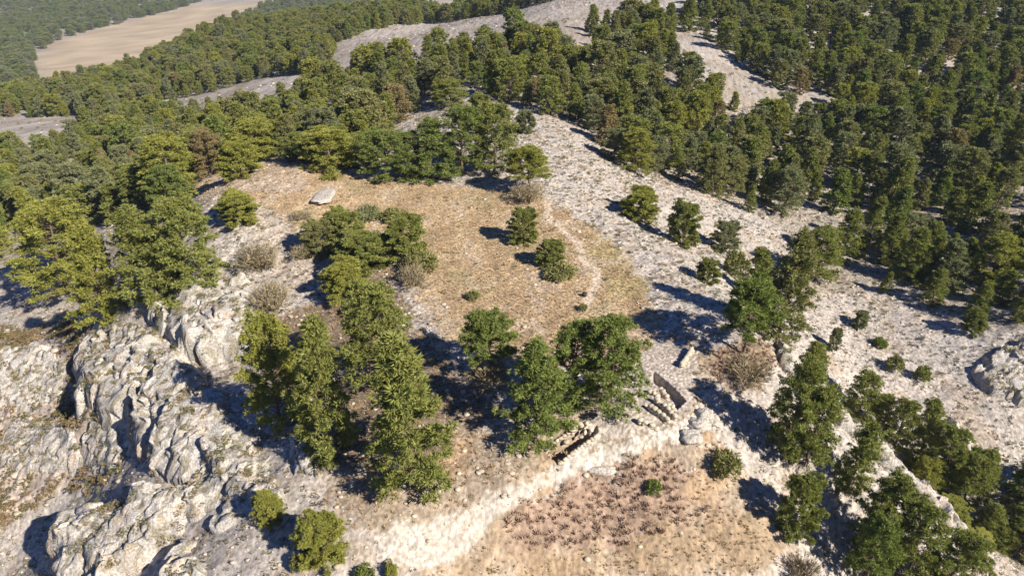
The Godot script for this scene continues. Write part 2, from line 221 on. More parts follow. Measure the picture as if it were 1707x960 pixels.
var rng := RandomNumberGenerator.new()
var knots: PackedVector3Array
var sheet: PackedFloat32Array
var n_low := FastNoiseLite.new()
var n_mid := FastNoiseLite.new()
var n_fine := FastNoiseLite.new()
var n_ridge := FastNoiseLite.new()
var n_crack := FastNoiseLite.new()
var n_block := FastNoiseLite.new()
var cover_map: PackedByteArray
var covers: Array
var taken := {}
var mats := {}
var blanks: Array = []
var rock_tops: Array = []

const SPAN = 30.0
const MID_Z = -55.0
const U0 = -4.7
const U1 = 4.7
const LU = 330
# cover map: x from -100, z from -145, half-metre cells
const MAP_X = -100.0
const MAP_Z = -145.0
const MAP_W = 426
const MAP_H = 280
const CELL = 0.47


func _ready() -> void:
	var cam := Camera3D.new()
	cam.name = "camera"
	cam.position = Vector3(0, 32, 0)
	cam.rotation_degrees = Vector3(-30, 0, 0)
	cam.fov = 45.0
	cam.near = 0.5
	cam.far = 6000.0
	add_child(cam)
	var env := Environment.new()
	env.background_mode = Environment.BG_SKY
	var skm := ProceduralSkyMaterial.new()
	skm.sky_top_color = Color(0.22, 0.36, 0.62)
	skm.sky_horizon_color = Color(0.62, 0.7, 0.8)
	skm.ground_bottom_color = Color(0.35, 0.32, 0.28)
	skm.ground_horizon_color = Color(0.6, 0.63, 0.66)
	skm.sky_curve = 0.12
	env.sky = Sky.new()
	env.sky.sky_material = skm
	env.background_energy_multiplier = 0.5
	env.tonemap_mode = Environment.TONE_MAPPER_LINEAR
	env.tonemap_exposure = 1.85
	env.fog_enabled = true
	env.fog_density = 0.00014
	env.fog_light_color = Color(0.66, 0.74, 0.86)
	env.ssao_enabled = true
	env.ssil_enabled = true
	env.sdfgi_enabled = true
	var we := WorldEnvironment.new()
	we.name = "environment"
	we.environment = env
	add_child(we)
	var sun := DirectionalLight3D.new()
	sun.name = "sun"
	sun.light_energy = 1.6
	sun.light_color = Color(1.0, 0.955, 0.89)
	sun.light_angular_distance = 0.5
	sun.shadow_enabled = true
	var el := deg_to_rad(37.0)
	var to := Vector3(-0.79 * cos(el), -sin(el), -0.61 * cos(el))
	sun.look_at_from_position(Vector3.ZERO, to, Vector3.UP)
	add_child(sun)

	rng.seed = 7
	setup_noise()
	make_materials()
	survey()
	blanks.append(points(COVERS.field))
	map_covers()
	build_ground()
	build_rocks()
	build_rib()
	build_dig()
	plant_pines()
	plant_bushes()
	plant_forest()
	strew()


# ---------------------------------------------------------------- helpers
func numbered(called: String) -> String:
	taken[called] = taken.get(called, -1) + 1
	return called if taken[called] == 0 else "%s_%03d" % [called, taken[called]]


func tag(o: Node, label: String, category: String, group := "", kind := "") -> void:
	if label:
		o.set_meta("label", label)
	if category:
		o.set_meta("category", category)
	if group:
		o.set_meta("group", group)
	if kind:
		o.set_meta("kind", kind)


func put(called: String, mesh: Mesh, mat: Material, parent: Node = self) -> MeshInstance3D:
	var o := MeshInstance3D.new()
	o.name = numbered(called) if parent == self else called
	o.mesh = mesh
	if mat:
		o.material_override = mat
	parent.add_child(o, true)
	return o


func thing(called: String, at: Vector3, label: String, category: String, group := "") -> Node3D:
	var o := Node3D.new()
	o.name = numbered(called)
	o.position = at
	tag(o, label, category, group)
	add_child(o)
	return o


func points(a: Array) -> PackedVector2Array:
	var p := PackedVector2Array()
	for i in range(0, a.size(), 2):
		p.append(Vector2(a[i], a[i + 1]))
	return p


func mesh_of(v: PackedVector3Array, n: PackedVector3Array, c: PackedColorArray, ix: PackedInt32Array) -> ArrayMesh:
	var a := []
	a.resize(Mesh.ARRAY_MAX)
	a[Mesh.ARRAY_VERTEX] = v
	if n.size():
		a[Mesh.ARRAY_NORMAL] = n
	if c.size():
		a[Mesh.ARRAY_COLOR] = c
	if ix.size():
		a[Mesh.ARRAY_INDEX] = ix
	var m := ArrayMesh.new()
	m.add_surface_from_arrays(Mesh.PRIMITIVE_TRIANGLES, a)
	return m


func noise(n: FastNoiseLite, type: int, freq: float, oct: int, sd: int) -> void:
	n.noise_type = type
	n.frequency = freq
	n.fractal_octaves = oct
	n.fractal_type = FastNoiseLite.FRACTAL_FBM if oct > 1 else FastNoiseLite.FRACTAL_NONE
	n.seed = sd


func setup_noise() -> void:
	noise(n_low, FastNoiseLite.TYPE_SIMPLEX_SMOOTH, 0.06, 3, 3)
	noise(n_mid, FastNoiseLite.TYPE_SIMPLEX_SMOOTH, 0.3, 3, 11)
	noise(n_fine, FastNoiseLite.TYPE_SIMPLEX, 1.3, 2, 19)
	noise(n_ridge, FastNoiseLite.TYPE_SIMPLEX_SMOOTH, 0.28, 4, 23)
	n_ridge.fractal_type = FastNoiseLite.FRACTAL_RIDGED
	noise(n_crack, FastNoiseLite.TYPE_CELLULAR, 0.42, 1, 31)
	n_crack.cellular_return_type = FastNoiseLite.RETURN_DISTANCE2_SUB
	n_crack.cellular_jitter = 1.0
	noise(n_block, FastNoiseLite.TYPE_CELLULAR, 0.42, 1, 31)
	n_block.cellular_return_type = FastNoiseLite.RETURN_CELL_VALUE
	n_block.cellular_jitter = 1.0


func grain(freq: float, lo: float, hi: float, oct: int, sd: int, type := FastNoiseLite.TYPE_SIMPLEX) -> ImageTexture:
	# a seamless grey grain, lo to hi
	var f := FastNoiseLite.new()
	noise(f, type, freq, oct, sd)
	var im := f.get_seamless_image(512, 512)
	im.convert(Image.FORMAT_L8)
	var d := im.get_data()
	for i in d.size():
		d[i] = int(255.0 * lerpf(lo, hi, smoothstep(0.15, 0.85, d[i] / 255.0)))
	return ImageTexture.create_from_image(Image.create_from_data(512, 512, false, Image.FORMAT_L8, d))


func bumps(freq: float, oct: int, sd: int, strength: float) -> ImageTexture:
	var f := FastNoiseLite.new()
	noise(f, FastNoiseLite.TYPE_SIMPLEX, freq, oct, sd)
	var im := f.get_seamless_image(512, 512)
	im.convert(Image.FORMAT_RGBA8)
	im.bump_map_to_normal_map(strength)
	return ImageTexture.create_from_image(im)


func surface(called: String, tint: Color, rough: float, vertex := true) -> StandardMaterial3D:
	var m := StandardMaterial3D.new()
	m.resource_name = called
	m.albedo_color = tint.linear_to_srgb()
	m.roughness = rough
	m.metallic_specular = 0.2
	m.vertex_color_use_as_albedo = vertex
	m.cull_mode = BaseMaterial3D.CULL_DISABLED
	mats[called] = m
	return m


func make_materials() -> void:
	var g := surface("ground", Color.WHITE, 0.95)
	g.albedo_texture = grain(0.02, 0.72, 1.0, 5, 5)
	g.uv1_triplanar = true
	g.uv1_world_triplanar = true
	g.uv1_scale = Vector3.ONE * 0.23
	g.normal_enabled = true
	g.normal_texture = bumps(0.03, 5, 8, 6.0)
	g.normal_scale = 0.6
	var r := surface("limestone", Color.WHITE, 0.9)
	r.albedo_texture = grain(0.03, 0.68, 1.0, 5, 6)
	r.uv1_triplanar = true
	r.uv1_world_triplanar = true
	r.uv1_scale = Vector3.ONE * 0.31
	r.normal_enabled = true
	r.normal_texture = bumps(0.025, 5, 9, 8.0)
	r.normal_scale = 0.6
	for i in LEAF_TINTS.size():
		leafy("needles_%d" % i, LEAF_TINTS[i])
	leafy("scrub", Color.WHITE)
	surface("bark", Color(0.16, 0.12, 0.09), 0.95, false)
	surface("dead_wood", Color(0.3, 0.25, 0.2), 0.95, false)
	surface("dry_twigs", Color(0.29, 0.25, 0.17), 0.95)
	surface("stone", Color(0.5, 0.45, 0.37), 0.9)
	surface("straw", Color.WHITE, 0.95).backlight = Color(0.35, 0.3, 0.2)


func leafy(called: String, tint: Color) -> void:
	var m := surface(called, tint, 0.75)
	m.backlight_enabled = true
	m.backlight = Color(0.65, 0.74, 0.4)


# ---------------------------------------------------------------- the lie of the land
func survey() -> void:
	for i in range(0, KNOTS.size(), 3):
		knots.append(Vector3(asinh(KNOTS[i] / SPAN), asinh((KNOTS[i + 1] - MID_Z) / SPAN), KNOTS[i + 2]))
	sheet.resize(LU * LU)
	for j in LU:
		var w := lerpf(U0, U1, j / (LU - 1.0))
		for i in LU:
			var u := lerpf(U0, U1, i / (LU - 1.0))
			var x := sinh(u) * SPAN
			var z := sinh(w) * SPAN + MID_Z
			if absf(x) > 1.3 * absf(z) + 90.0 or z > 60.0:
				sheet[j * LU + i] = -60.0
				continue
			var h: float = PLANE[0] + PLANE[1] * u + PLANE[2] * w
			for k in knots:
				var d := (u - k.x) * (u - k.x) + (w - k.y) * (w - k.y)
				h += k.z * 0.5 * d * log(d + 1e-12)
			sheet[j * LU + i] = h


func ground(x: float, z: float) -> float:
	var a := (asinh(x / SPAN) - U0) / (U1 - U0) * (LU - 1)
	var b := (asinh((z - MID_Z) / SPAN) - U0) / (U1 - U0) * (LU - 1)
	var i := clampi(int(a), 0, LU - 2)
	var j := clampi(int(b), 0, LU - 2)
	a = clampf(a - i, 0.0, 1.0)
	b = clampf(b - j, 0.0, 1.0)
	var k := j * LU + i
	return lerpf(lerpf(sheet[k], sheet[k + 1], a), lerpf(sheet[k + LU], sheet[k + LU + 1], a), b)


func map_covers() -> void:
	covers = COVERS.keys()
	cover_map.resize(MAP_W * MAP_H)
	cover_map.fill(255)
	for n in covers.size():
		paint(points(COVERS[covers[n]]), n)
	for f in FORESTS:
		paint(points(FORESTS[f]), 254, true)


func paint(poly: PackedVector2Array, n: int, only_bare := false) -> void:
	var lo := poly[0]
	var hi := poly[0]
	for p in poly:
		lo = lo.min(p)
		hi = hi.max(p)
	for j in range(maxi(0, int((lo.y - MAP_Z) / CELL)), mini(MAP_H, int((hi.y - MAP_Z) / CELL) + 1)):
		for i in range(maxi(0, int((lo.x - MAP_X) / CELL)), mini(MAP_W, int((hi.x - MAP_X) / CELL) + 1)):
			if only_bare and cover_map[j * MAP_W + i] != 255:
				continue
			if Geometry2D.is_point_in_polygon(Vector2(MAP_X + i * CELL, MAP_Z + j * CELL), poly):
				cover_map[j * MAP_W + i] = n


func cover(x: float, z: float) -> String:
	var i := int((x - MAP_X) / CELL + 0.5)
	var j := int((z - MAP_Z) / CELL + 0.5)
	if i < 0 or j < 0 or i >= MAP_W or j >= MAP_H:
		return far_cover(x, z)
	var n := cover_map[j * MAP_W + i]
	return "forest" if n == 254 else "scree" if n == 255 else covers[n]


func far_cover(x: float, z: float) -> String:
	if z < -400.0 and x < -150.0:
		return "field" if z > -1000.0 and Geometry2D.is_point_in_polygon(Vector2(x, z), blanks[0]) else "forest"
	return "forest" if n_low.get_noise_2d(x * 0.5, z * 0.5) > 0.12 else "scree"


const BASE = {
	"scree": [0.56, 0.51, 0.465], "clearing": [0.53, 0.4, 0.25], "yellow_grass": [0.46, 0.375, 0.2], "yellow_slope": [0.47, 0.365, 0.255], "brush": [0.39, 0.285, 0.215],
	"soil": [0.45, 0.37, 0.285], "trampled": [0.53, 0.47, 0.41], "track": [0.68, 0.62, 0.545], "pale_streak": [0.66, 0.605, 0.53], "knoll_rock": [0.52, 0.43, 0.34], "knoll_front": [0.52, 0.45, 0.385],
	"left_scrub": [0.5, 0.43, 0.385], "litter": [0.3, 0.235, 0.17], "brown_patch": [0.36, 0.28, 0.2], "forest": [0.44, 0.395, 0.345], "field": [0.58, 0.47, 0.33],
}
const ROUGH = {
	"scree": 0.5, "clearing": 0.25, "yellow_grass": 0.25, "yellow_slope": 0.35, "brush": 0.5, "soil": 0.25, "trampled": 0.08, "track": 0.06, "pale_streak": 0.1, "knoll_rock": 0.7, "knoll_front": 0.7,
	"left_scrub": 1.9, "litter": 0.5, "brown_patch": 0.5, "forest": 0.6, "field": 0.0,
}


func relief(x: float, z: float, rough: float) -> float:
	# swells, hummocks and stones on top of the surveyed surface
	var h := n_low.get_noise_2d(x, z) * 0.35 * minf(rough + 0.2, 1.2)
	if rough > 0.0:
		h += (n_ridge.get_noise_2d(x, z) - 0.2) * 0.4 * rough + n_fine.get_noise_2d(x, z) * 0.09 * minf(rough, 1.5)
	return h


func rough_at(x: float, z: float) -> float:
	var r := 0.0
	for o in [Vector2(0, 0), Vector2(1.1, 0.4), Vector2(-0.7, 0.9), Vector2(-0.3, -1.1)]:
		r += ROUGH[cover(x + o.x, z + o.y)]
	return r * 0.25


func stand(x: float, z: float) -> float:
	return ground(x, z) + relief(x, z, rough_at(x, z))


func rock_top(x: float, z: float) -> float:
	# the height of bare rock there, or -999
	for t in rock_tops:
		if x > t[0].x and z > t[0].y and x < t[1].x and z < t[1].y:
			var h: float = t[5][clampi(int((z - t[0].y) / t[2]), 0, t[4] - 1) * t[3] + clampi(int((x - t[0].x) / t[2]), 0, t[3] - 1)]
			if h > -900.0:
				return h
	return -999.0


func steps(fine: float, from: float, to: float, lo: float, hi: float, grow_lo: float, grow_hi: float) -> PackedFloat32Array:
	var a := PackedFloat32Array()
	var s := fine
	var x := from
	while x > lo:
		s *= grow_lo
		x -= s
		a.append(x)
	a.reverse()
	x = from
	while x < to:
		a.append(x)
		x += fine
	s = fine
	while x < hi:
		a.append(x)
		s *= grow_hi
		x += s
	return a


var xs: PackedFloat32Array
var zs: PackedFloat32Array
var heights: PackedFloat32Array


func shade_of(x: float, z: float) -> Color:
	# the colour of the matter that lies on the ground there
	var wx := n_mid.get_noise_2d(x + 40.0, z) * 1.6
	var wz := n_mid.get_noise_2d(x, z + 70.0) * 1.6
	var fx := n_fine.get_noise_2d(x, z) * 0.8
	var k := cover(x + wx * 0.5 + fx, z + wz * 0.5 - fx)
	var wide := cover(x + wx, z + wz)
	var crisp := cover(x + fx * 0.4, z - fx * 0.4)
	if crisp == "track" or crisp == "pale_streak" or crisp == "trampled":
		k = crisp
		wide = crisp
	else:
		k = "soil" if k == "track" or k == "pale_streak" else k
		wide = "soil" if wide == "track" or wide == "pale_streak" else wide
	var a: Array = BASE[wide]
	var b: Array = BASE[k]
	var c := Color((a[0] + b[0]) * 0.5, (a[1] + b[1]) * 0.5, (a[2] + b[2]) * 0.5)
	var m := n_mid.get_noise_2d(x * 0.8 - 9.0, z * 0.8)
	var l := n_low.get_noise_2d(x * 1.7, z * 1.7 + 30.0)
	if k == "clearing" or k == "yellow_slope" or k == "yellow_grass":
		c = c.lerp(Color(0.54, 0.455, 0.36), smoothstep(0.1, 0.5, m + 0.6 * l) * 0.6)
		c = c.lerp(Color(0.41, 0.29, 0.18), smoothstep(0.05, 0.5, -m + 0.4 * l) * 0.5)
		c = c.lerp(Color(0.31, 0.285, 0.16), smoothstep(0.12, 0.5, -l - 0.5 * n_mid.get_noise_2d(x * 0.5, z * 0.5 + 12.0)) * 0.4)
	elif k == "scree" or k == "forest" or k == "left_scrub":
		c = c.lerp(Color(0.4, 0.31, 0.22), smoothstep(0.1, 0.45, m - 0.5 * l) * 0.5)
		c = c.lerp(Color(0.56, 0.53, 0.5), smoothstep(0.1, 0.5, l - 0.3 * m) * 0.5)
	elif k == "soil":
		c = c.lerp(Color(0.46, 0.31, 0.18), smoothstep(0.0, 0.4, l + 0.4 * m) * 0.6)
	elif k == "track":
		c = c.lerp(Color(0.64, 0.53, 0.42), smoothstep(0.15, 0.5, m) * 0.4)
	return c * (0.92 + 0.22 * n_fine.get_noise_2d(x * 0.7 + 5.0, z * 0.7) + 0.15 * m)


func build_ground() -> void:
	xs = steps(0.3, -48.0, 48.0, -1500.0, 1500.0, 1.045, 1.045)
	zs = steps(0.3, -86.0, -22.0, -2200.0, 40.0, 1.022, 1.1)
	var nx := xs.size()
	var nz := zs.size()
	heights.resize(nx * nz)
	var v := PackedVector3Array()
	var c := PackedColorArray()
	v.resize(nx * nz)
	c.resize(nx * nz)
	var path := points(FOOTPATH)
	for j in nz:
		var z := zs[j]
		for i in nx:
			var x := xs[i]
			var k := j * nx + i
			var far := absf(x) > 1.0 * absf(z) + 60.0
			var h := ground(x, z)
			if not far:
				h += relief(x, z, rough_at(x, z))
			heights[k] = h
			v[k] = Vector3(x, h, z)
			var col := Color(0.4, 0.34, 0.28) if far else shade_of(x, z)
			if z < -40.0 and z > -80.0 and x > -2.0 and x < 16.0:
				var d := near_line(Vector2(x + 0.25 * n_mid.get_noise_2d(x, z), z), path)
				col = col.lerp(Color(0.68, 0.57, 0.45), smoothstep(0.5, 0.2, d) * 0.9)
			c[k] = col
	var n := PackedVector3Array()
	n.resize(nx * nz)
	for j in nz:
		for i in nx:
			var l := maxi(i - 1, 0)
			var r := mini(i + 1, nx - 1)
			var u := maxi(j - 1, 0)
			var d := mini(j + 1, nz - 1)
			n[j * nx + i] = Vector3((heights[j * nx + l] - heights[j * nx + r]) / (xs[r] - xs[l]), 1.0, (heights[u * nx + i] - heights[d * nx + i]) / (zs[d] - zs[u])).normalized()
	# the excavated corner is left out here and laid in build_dig() with a finer mesh
	var i0 := xs.bsearch(DIG[0])
	var i1 := xs.bsearch(DIG[1])
	var j0 := zs.bsearch(DIG[2])
	var j1 := zs.bsearch(DIG[3])
	blanks.append_array([i0, i1, j0, j1])
	var ix := PackedInt32Array()
	for j in nz - 1:
		for i in nx - 1:
			if i >= i0 and i < i1 and j >= j0 and j < j1:
				continue
			var k := j * nx + i
			ix.append_array([k, k + 1, k + nx, k + 1, k + nx + 1, k + nx])
	var o := put("ground", mesh_of(v, n, c, ix), mats.ground)
	tag(o, "stony hillside ground with dry grass, scree and bare limestone", "ground", "", "structure")


func near_line(p: Vector2, line: PackedVector2Array) -> float:
	var d := 1e9
	for i in line.size() - 1:
		d = minf(d, p.distance_squared_to(Geometry2D.get_closest_point_to_segment(p, line[i], line[i + 1])))
	return sqrt(d)


func edge(p: Vector2, poly: PackedVector2Array) -> float:
	# metres inside (positive) or outside (negative) an outline
	var d := near_line(p, poly)
	d = minf(d, p.distance_to(Geometry2D.get_closest_point_to_segment(p, poly[poly.size() - 1], poly[0])))
	return d if Geometry2D.is_point_in_polygon(p, poly) else -d


# ---------------------------------------------------------------- rocks
func build_rocks() -> void:
	for r in ROCKS:
		var poly := points(r[3])
		var mid := Vector2.ZERO
		for p in poly:
			mid += p / poly.size()
		var base := 1e9
		for p in poly:
			base = minf(base, ground(p.x, p.y))
		var at := Vector3(mid.x, base, mid.y)
		var small: bool = r[0] == "boulder" and r[1] < 1.2
		if small:
			var lo := poly[0]
			var hi := poly[0]
			for p in poly:
				lo = lo.min(p)
				hi = hi.max(p)
			var b := put("boulder", lump(int(mid.x * 7.0) + 500), mats.limestone)
			b.position = Vector3(mid.x, stand(mid.x, mid.y) + r[1] * 0.25, mid.y)
			b.scale = Vector3((hi.x - lo.x) * 0.55, r[1] * 0.75, (hi.y - lo.y) * 0.55)
			tag(b, r[2], "boulder")
			continue
		var o := put("boulder" if r[0] == "boulder" else "rock_outcrop", crag(poly, at, r[1], 0.07 if small else 0.14, 0.5 if r[1] < 0.55 else 1.0, 0.3 if small else 0.0 if r[1] < 0.6 else 0.45), mats.limestone)
		o.position = at
		tag(o, r[2], "boulder" if r[0] == "boulder" else "rock outcrop")


func blocks(x: float, z: float, unit: float, sd: int) -> Vector2:
	# the highest of the tilted, jointed blocks that meet here (x), and the tone of that block (y)
	var best := -1.0
	var tone := 0.0
	var ci := int(floor(x / unit))
	var cj := int(floor(z / unit))
	for dj in [-1, 0, 1]:
		for di in [-1, 0, 1]:
			var hs := absi(hash(Vector3i(ci + di, cj + dj, sd)))
			var r1 := (hs & 255) / 255.0
			var r2 := ((hs >> 8) & 255) / 255.0
			var r3 := ((hs >> 16) & 255) / 255.0
			var r4 := ((hs >> 20) & 255) / 255.0
			var px: float = x / unit - (ci + di) - 0.2 - 0.6 * r1
			var pz: float = z / unit - (cj + dj) - 0.2 - 0.6 * r2
			var a := 0.6 + (r3 - 0.5) * 2.2
			var qx: float = px * cos(a) + pz * sin(a)
			var qz: float = pz * cos(a) - px * sin(a)
			var top := 0.15 + 0.75 * r4
			var h := minf(top + qx * (r2 - 0.6) * 0.7 + qz * (r1 - 0.4) * 0.7, minf(top + 3.2 * (0.62 + 0.3 * r1 - absf(qx)), top + 2.6 * (0.5 + 0.35 * r3 - absf(qz))))
			if h > best:
				best = h
				tone = r3
	return Vector2(best, tone)


func crag(poly: PackedVector2Array, at: Vector3, tall: float, cell: float, size: float, level := 0.6) -> ArrayMesh:
	# a craggy mass of limestone over an outline, built of jointed blocks
	var lo := poly[0]
	var hi := poly[0]
	var crown := 0.0
	for p in poly:
		lo = lo.min(p)
		hi = hi.max(p)
		crown += (ground(p.x, p.y) + tall) / poly.size()
	lo -= Vector2.ONE * 1.2
	hi += Vector2.ONE * 1.2
	var nx := int((hi.x - lo.x) / cell) + 2
	var nz := int((hi.y - lo.y) / cell) + 2
	var v := PackedVector3Array()
	var c := PackedColorArray()
	var deep := PackedFloat32Array()
	for j in nz:
		for i in nx:
			var x := lo.x + i * cell
			var z := lo.y + j * cell
			var wob := Vector2(n_mid.get_noise_2d(x * 1.3, z * 1.3), n_mid.get_noise_2d(x * 1.3 + 60.0, z * 1.3)) * 0.35 * size
			var big := blocks(x + wob.x, z + wob.y, 2.3 * size, 1)
			var small := blocks(x - wob.y, z + wob.x, 0.85 * size, 2)
			var e := edge(Vector2(x, z), poly) + n_mid.get_noise_2d(x * 0.8, z * 0.8) * 0.6 * size + (big.x - 0.5) * 1.1 * size
			var rise := clampf((e + 0.1) / (1.5 * size + 0.2), 0.0, 1.0)
			rise = 1.0 - pow(1.0 - rise, 2.2)
			var g := ground(x, z)
			var top := maxf(g + 0.25 * tall, lerpf(g + tall, crown, level))
			top += size * (big.x * 1.25 - 0.8 + n_fine.get_noise_2d(x, z) * 0.06)
			var h := lerpf(g - 0.35, maxf(top, g - 0.2), rise) - at.y + size * small.x * 0.62 * smoothstep(-0.2, 0.4, e)
			var bed := 0.62 * size
			var lay := (h + at.y + n_mid.get_noise_2d(x * 0.5, z * 0.5) * 0.8 * size + 0.12 * x) / bed
			h += (floorf(lay) + smoothstep(0.5, 1.0, lay - floorf(lay)) - lay) * bed * 0.6
			if e < -0.25:
				h -= 1.0
			deep.append(e)
			var y := h + at.y
			var q := Vector3(x, y * 1.6, z) * (0.9 / size)
			var push := Vector3(n_mid.get_noise_3dv(q), 0.0, n_mid.get_noise_3dv(q + Vector3(0, 90, 0))) * 0.8 + Vector3(n_fine.get_noise_3dv(q), 0.0, n_fine.get_noise_3dv(q + Vector3(0, 50, 0))) * 0.14
			v.append(Vector3(x - at.x, h, z - at.z) + push * size * smoothstep(-0.3, 0.5, e))
			var m := n_mid.get_noise_2d(x * 1.4 + 3.0, z * 1.4)
			var f := n_fine.get_noise_2d(x * 0.9, z * 0.9 + 8.0)
			var col := Color(0.6, 0.57, 0.53).lerp(Color(0.47, 0.445, 0.41), small.y * 0.6 + smoothstep(0.05, 0.5, m) * 0.5)
			col = col.lerp(Color(0.25, 0.22, 0.14), smoothstep(0.15, 0.45, f + m * 0.5) * 0.7)
			c.append(col.lerp(Color(0.54, 0.43, 0.32), smoothstep(0.2, 0.5, -m + 0.3 * f) * 0.45))
	var tops := PackedFloat32Array()
	for k in v.size():
		tops.append(v[k].y + at.y if deep[k] > 0.1 else -999.0)
	rock_tops.append([lo, hi, cell, nx, nz, tops])
	var ix := PackedInt32Array()
	for j in nz - 1:
		for i in nx - 1:
			var k := j * nx + i
			if maxf(maxf(deep[k], deep[k + 1]), maxf(deep[k + nx], deep[k + nx + 1])) > -0.4:
				ix.append_array([k, k + 1, k + nx, k + 1, k + nx + 1, k + nx])
	var st := SurfaceTool.new()
	st.create_from_arrays(mesh_of(v, PackedVector3Array(), c, ix).surface_get_arrays(0))
	st.generate_normals()
	return st.commit()


func lump(sd: int) -> ArrayMesh:
	# a weathered round boulder of radius one
	var n := FastNoiseLite.new()
	noise(n, FastNoiseLite.TYPE_SIMPLEX_SMOOTH, 0.9, 4, sd)
	var v := PackedVector3Array()
	var c := PackedColorArray()
	var ix := PackedInt32Array()
	for j in 19:
		for i in 28:
			var la := -PI / 2 + PI * j / 18.0
			var lo := TAU * (i % 27) / 27.0
			var p := Vector3(cos(la) * cos(lo), sin(la), cos(la) * sin(lo))
			var m := maxf(absf(p.x), maxf(absf(p.y), absf(p.z)))
			v.append(p.lerp(p / m, 0.3) * (1.0 + 0.4 * n.get_noise_3dv(p)))
			var g := 0.56 + 0.12 * n.get_noise_3dv(p * 3.0)
			c.append(Color(g, g * 0.93, g * 0.84))
	for j in 18:
		for i in 27:
			var a := j * 28 + i
			ix.append_array([a, a + 28, a + 1, a + 1, a + 28, a + 29])
	var st := SurfaceTool.new()
	st.create_from_arrays(mesh_of(v, PackedVector3Array(), c, ix).surface_get_arrays(0))
	st.generate_normals()
	return st.commit()


func build_rib() -> void:
	# the pale knife-edge of rock that runs down to the lower right
	var line := points(RIB)
	var poly := PackedVector2Array()
	var back := PackedVector2Array()
	for i in line.size():
		var d := (line[mini(i + 1, line.size() - 1)] - line[maxi(i - 1, 0)]).normalized()
		var s := Vector2(d.y, -d.x) * (0.85 + 0.35 * sin(i * 2.1))
		poly.append(line[i] + s)
		back.append(line[i] - s)
	back.reverse()
	poly.append_array(back)
	var at := Vector3(line[4].x, ground(line[4].x, line[4].y), line[4].y)
	var o := put("rock_outcrop", crag(poly, at, 0.6, 0.13, 0.55, 0.0), mats.limestone)
	o.position = at
	tag(o, "long narrow pale rib of rock between two rows of pines, lower right", "rock outcrop")


# ---------------------------------------------------------------- the excavation
func coarse(x: float, z: float) -> float:
	# the height of the ground mesh itself
	var i := clampi(xs.bsearch(x, false) - 1, 0, xs.size() - 2)
	var j := clampi(zs.bsearch(z, false) - 1, 0, zs.size() - 2)
	var a := clampf((x - xs[i]) / (xs[i + 1] - xs[i]), 0.0, 1.0)
	var b := clampf((z - zs[j]) / (zs[j + 1] - zs[j]), 0.0, 1.0)
	var nx := xs.size()
	var k := j * nx + i
	if a + b <= 1.0:
		return heights[k] + (heights[k + 1] - heights[k]) * a + (heights[k + nx] - heights[k]) * b
	return heights[k + nx + 1] + (heights[k + nx] - heights[k + nx + 1]) * (1.0 - a) + (heights[k + 1] - heights[k + nx + 1]) * (1.0 - b)


func dug(x: float, z: float, p: PackedVector2Array, depth: float, slope: float) -> float:
	var e := edge(Vector2(x, z), p) + n_fine.get_noise_2d(x * 1.5, z * 1.5) * 0.03
	return depth * smoothstep(0.0, slope, e)


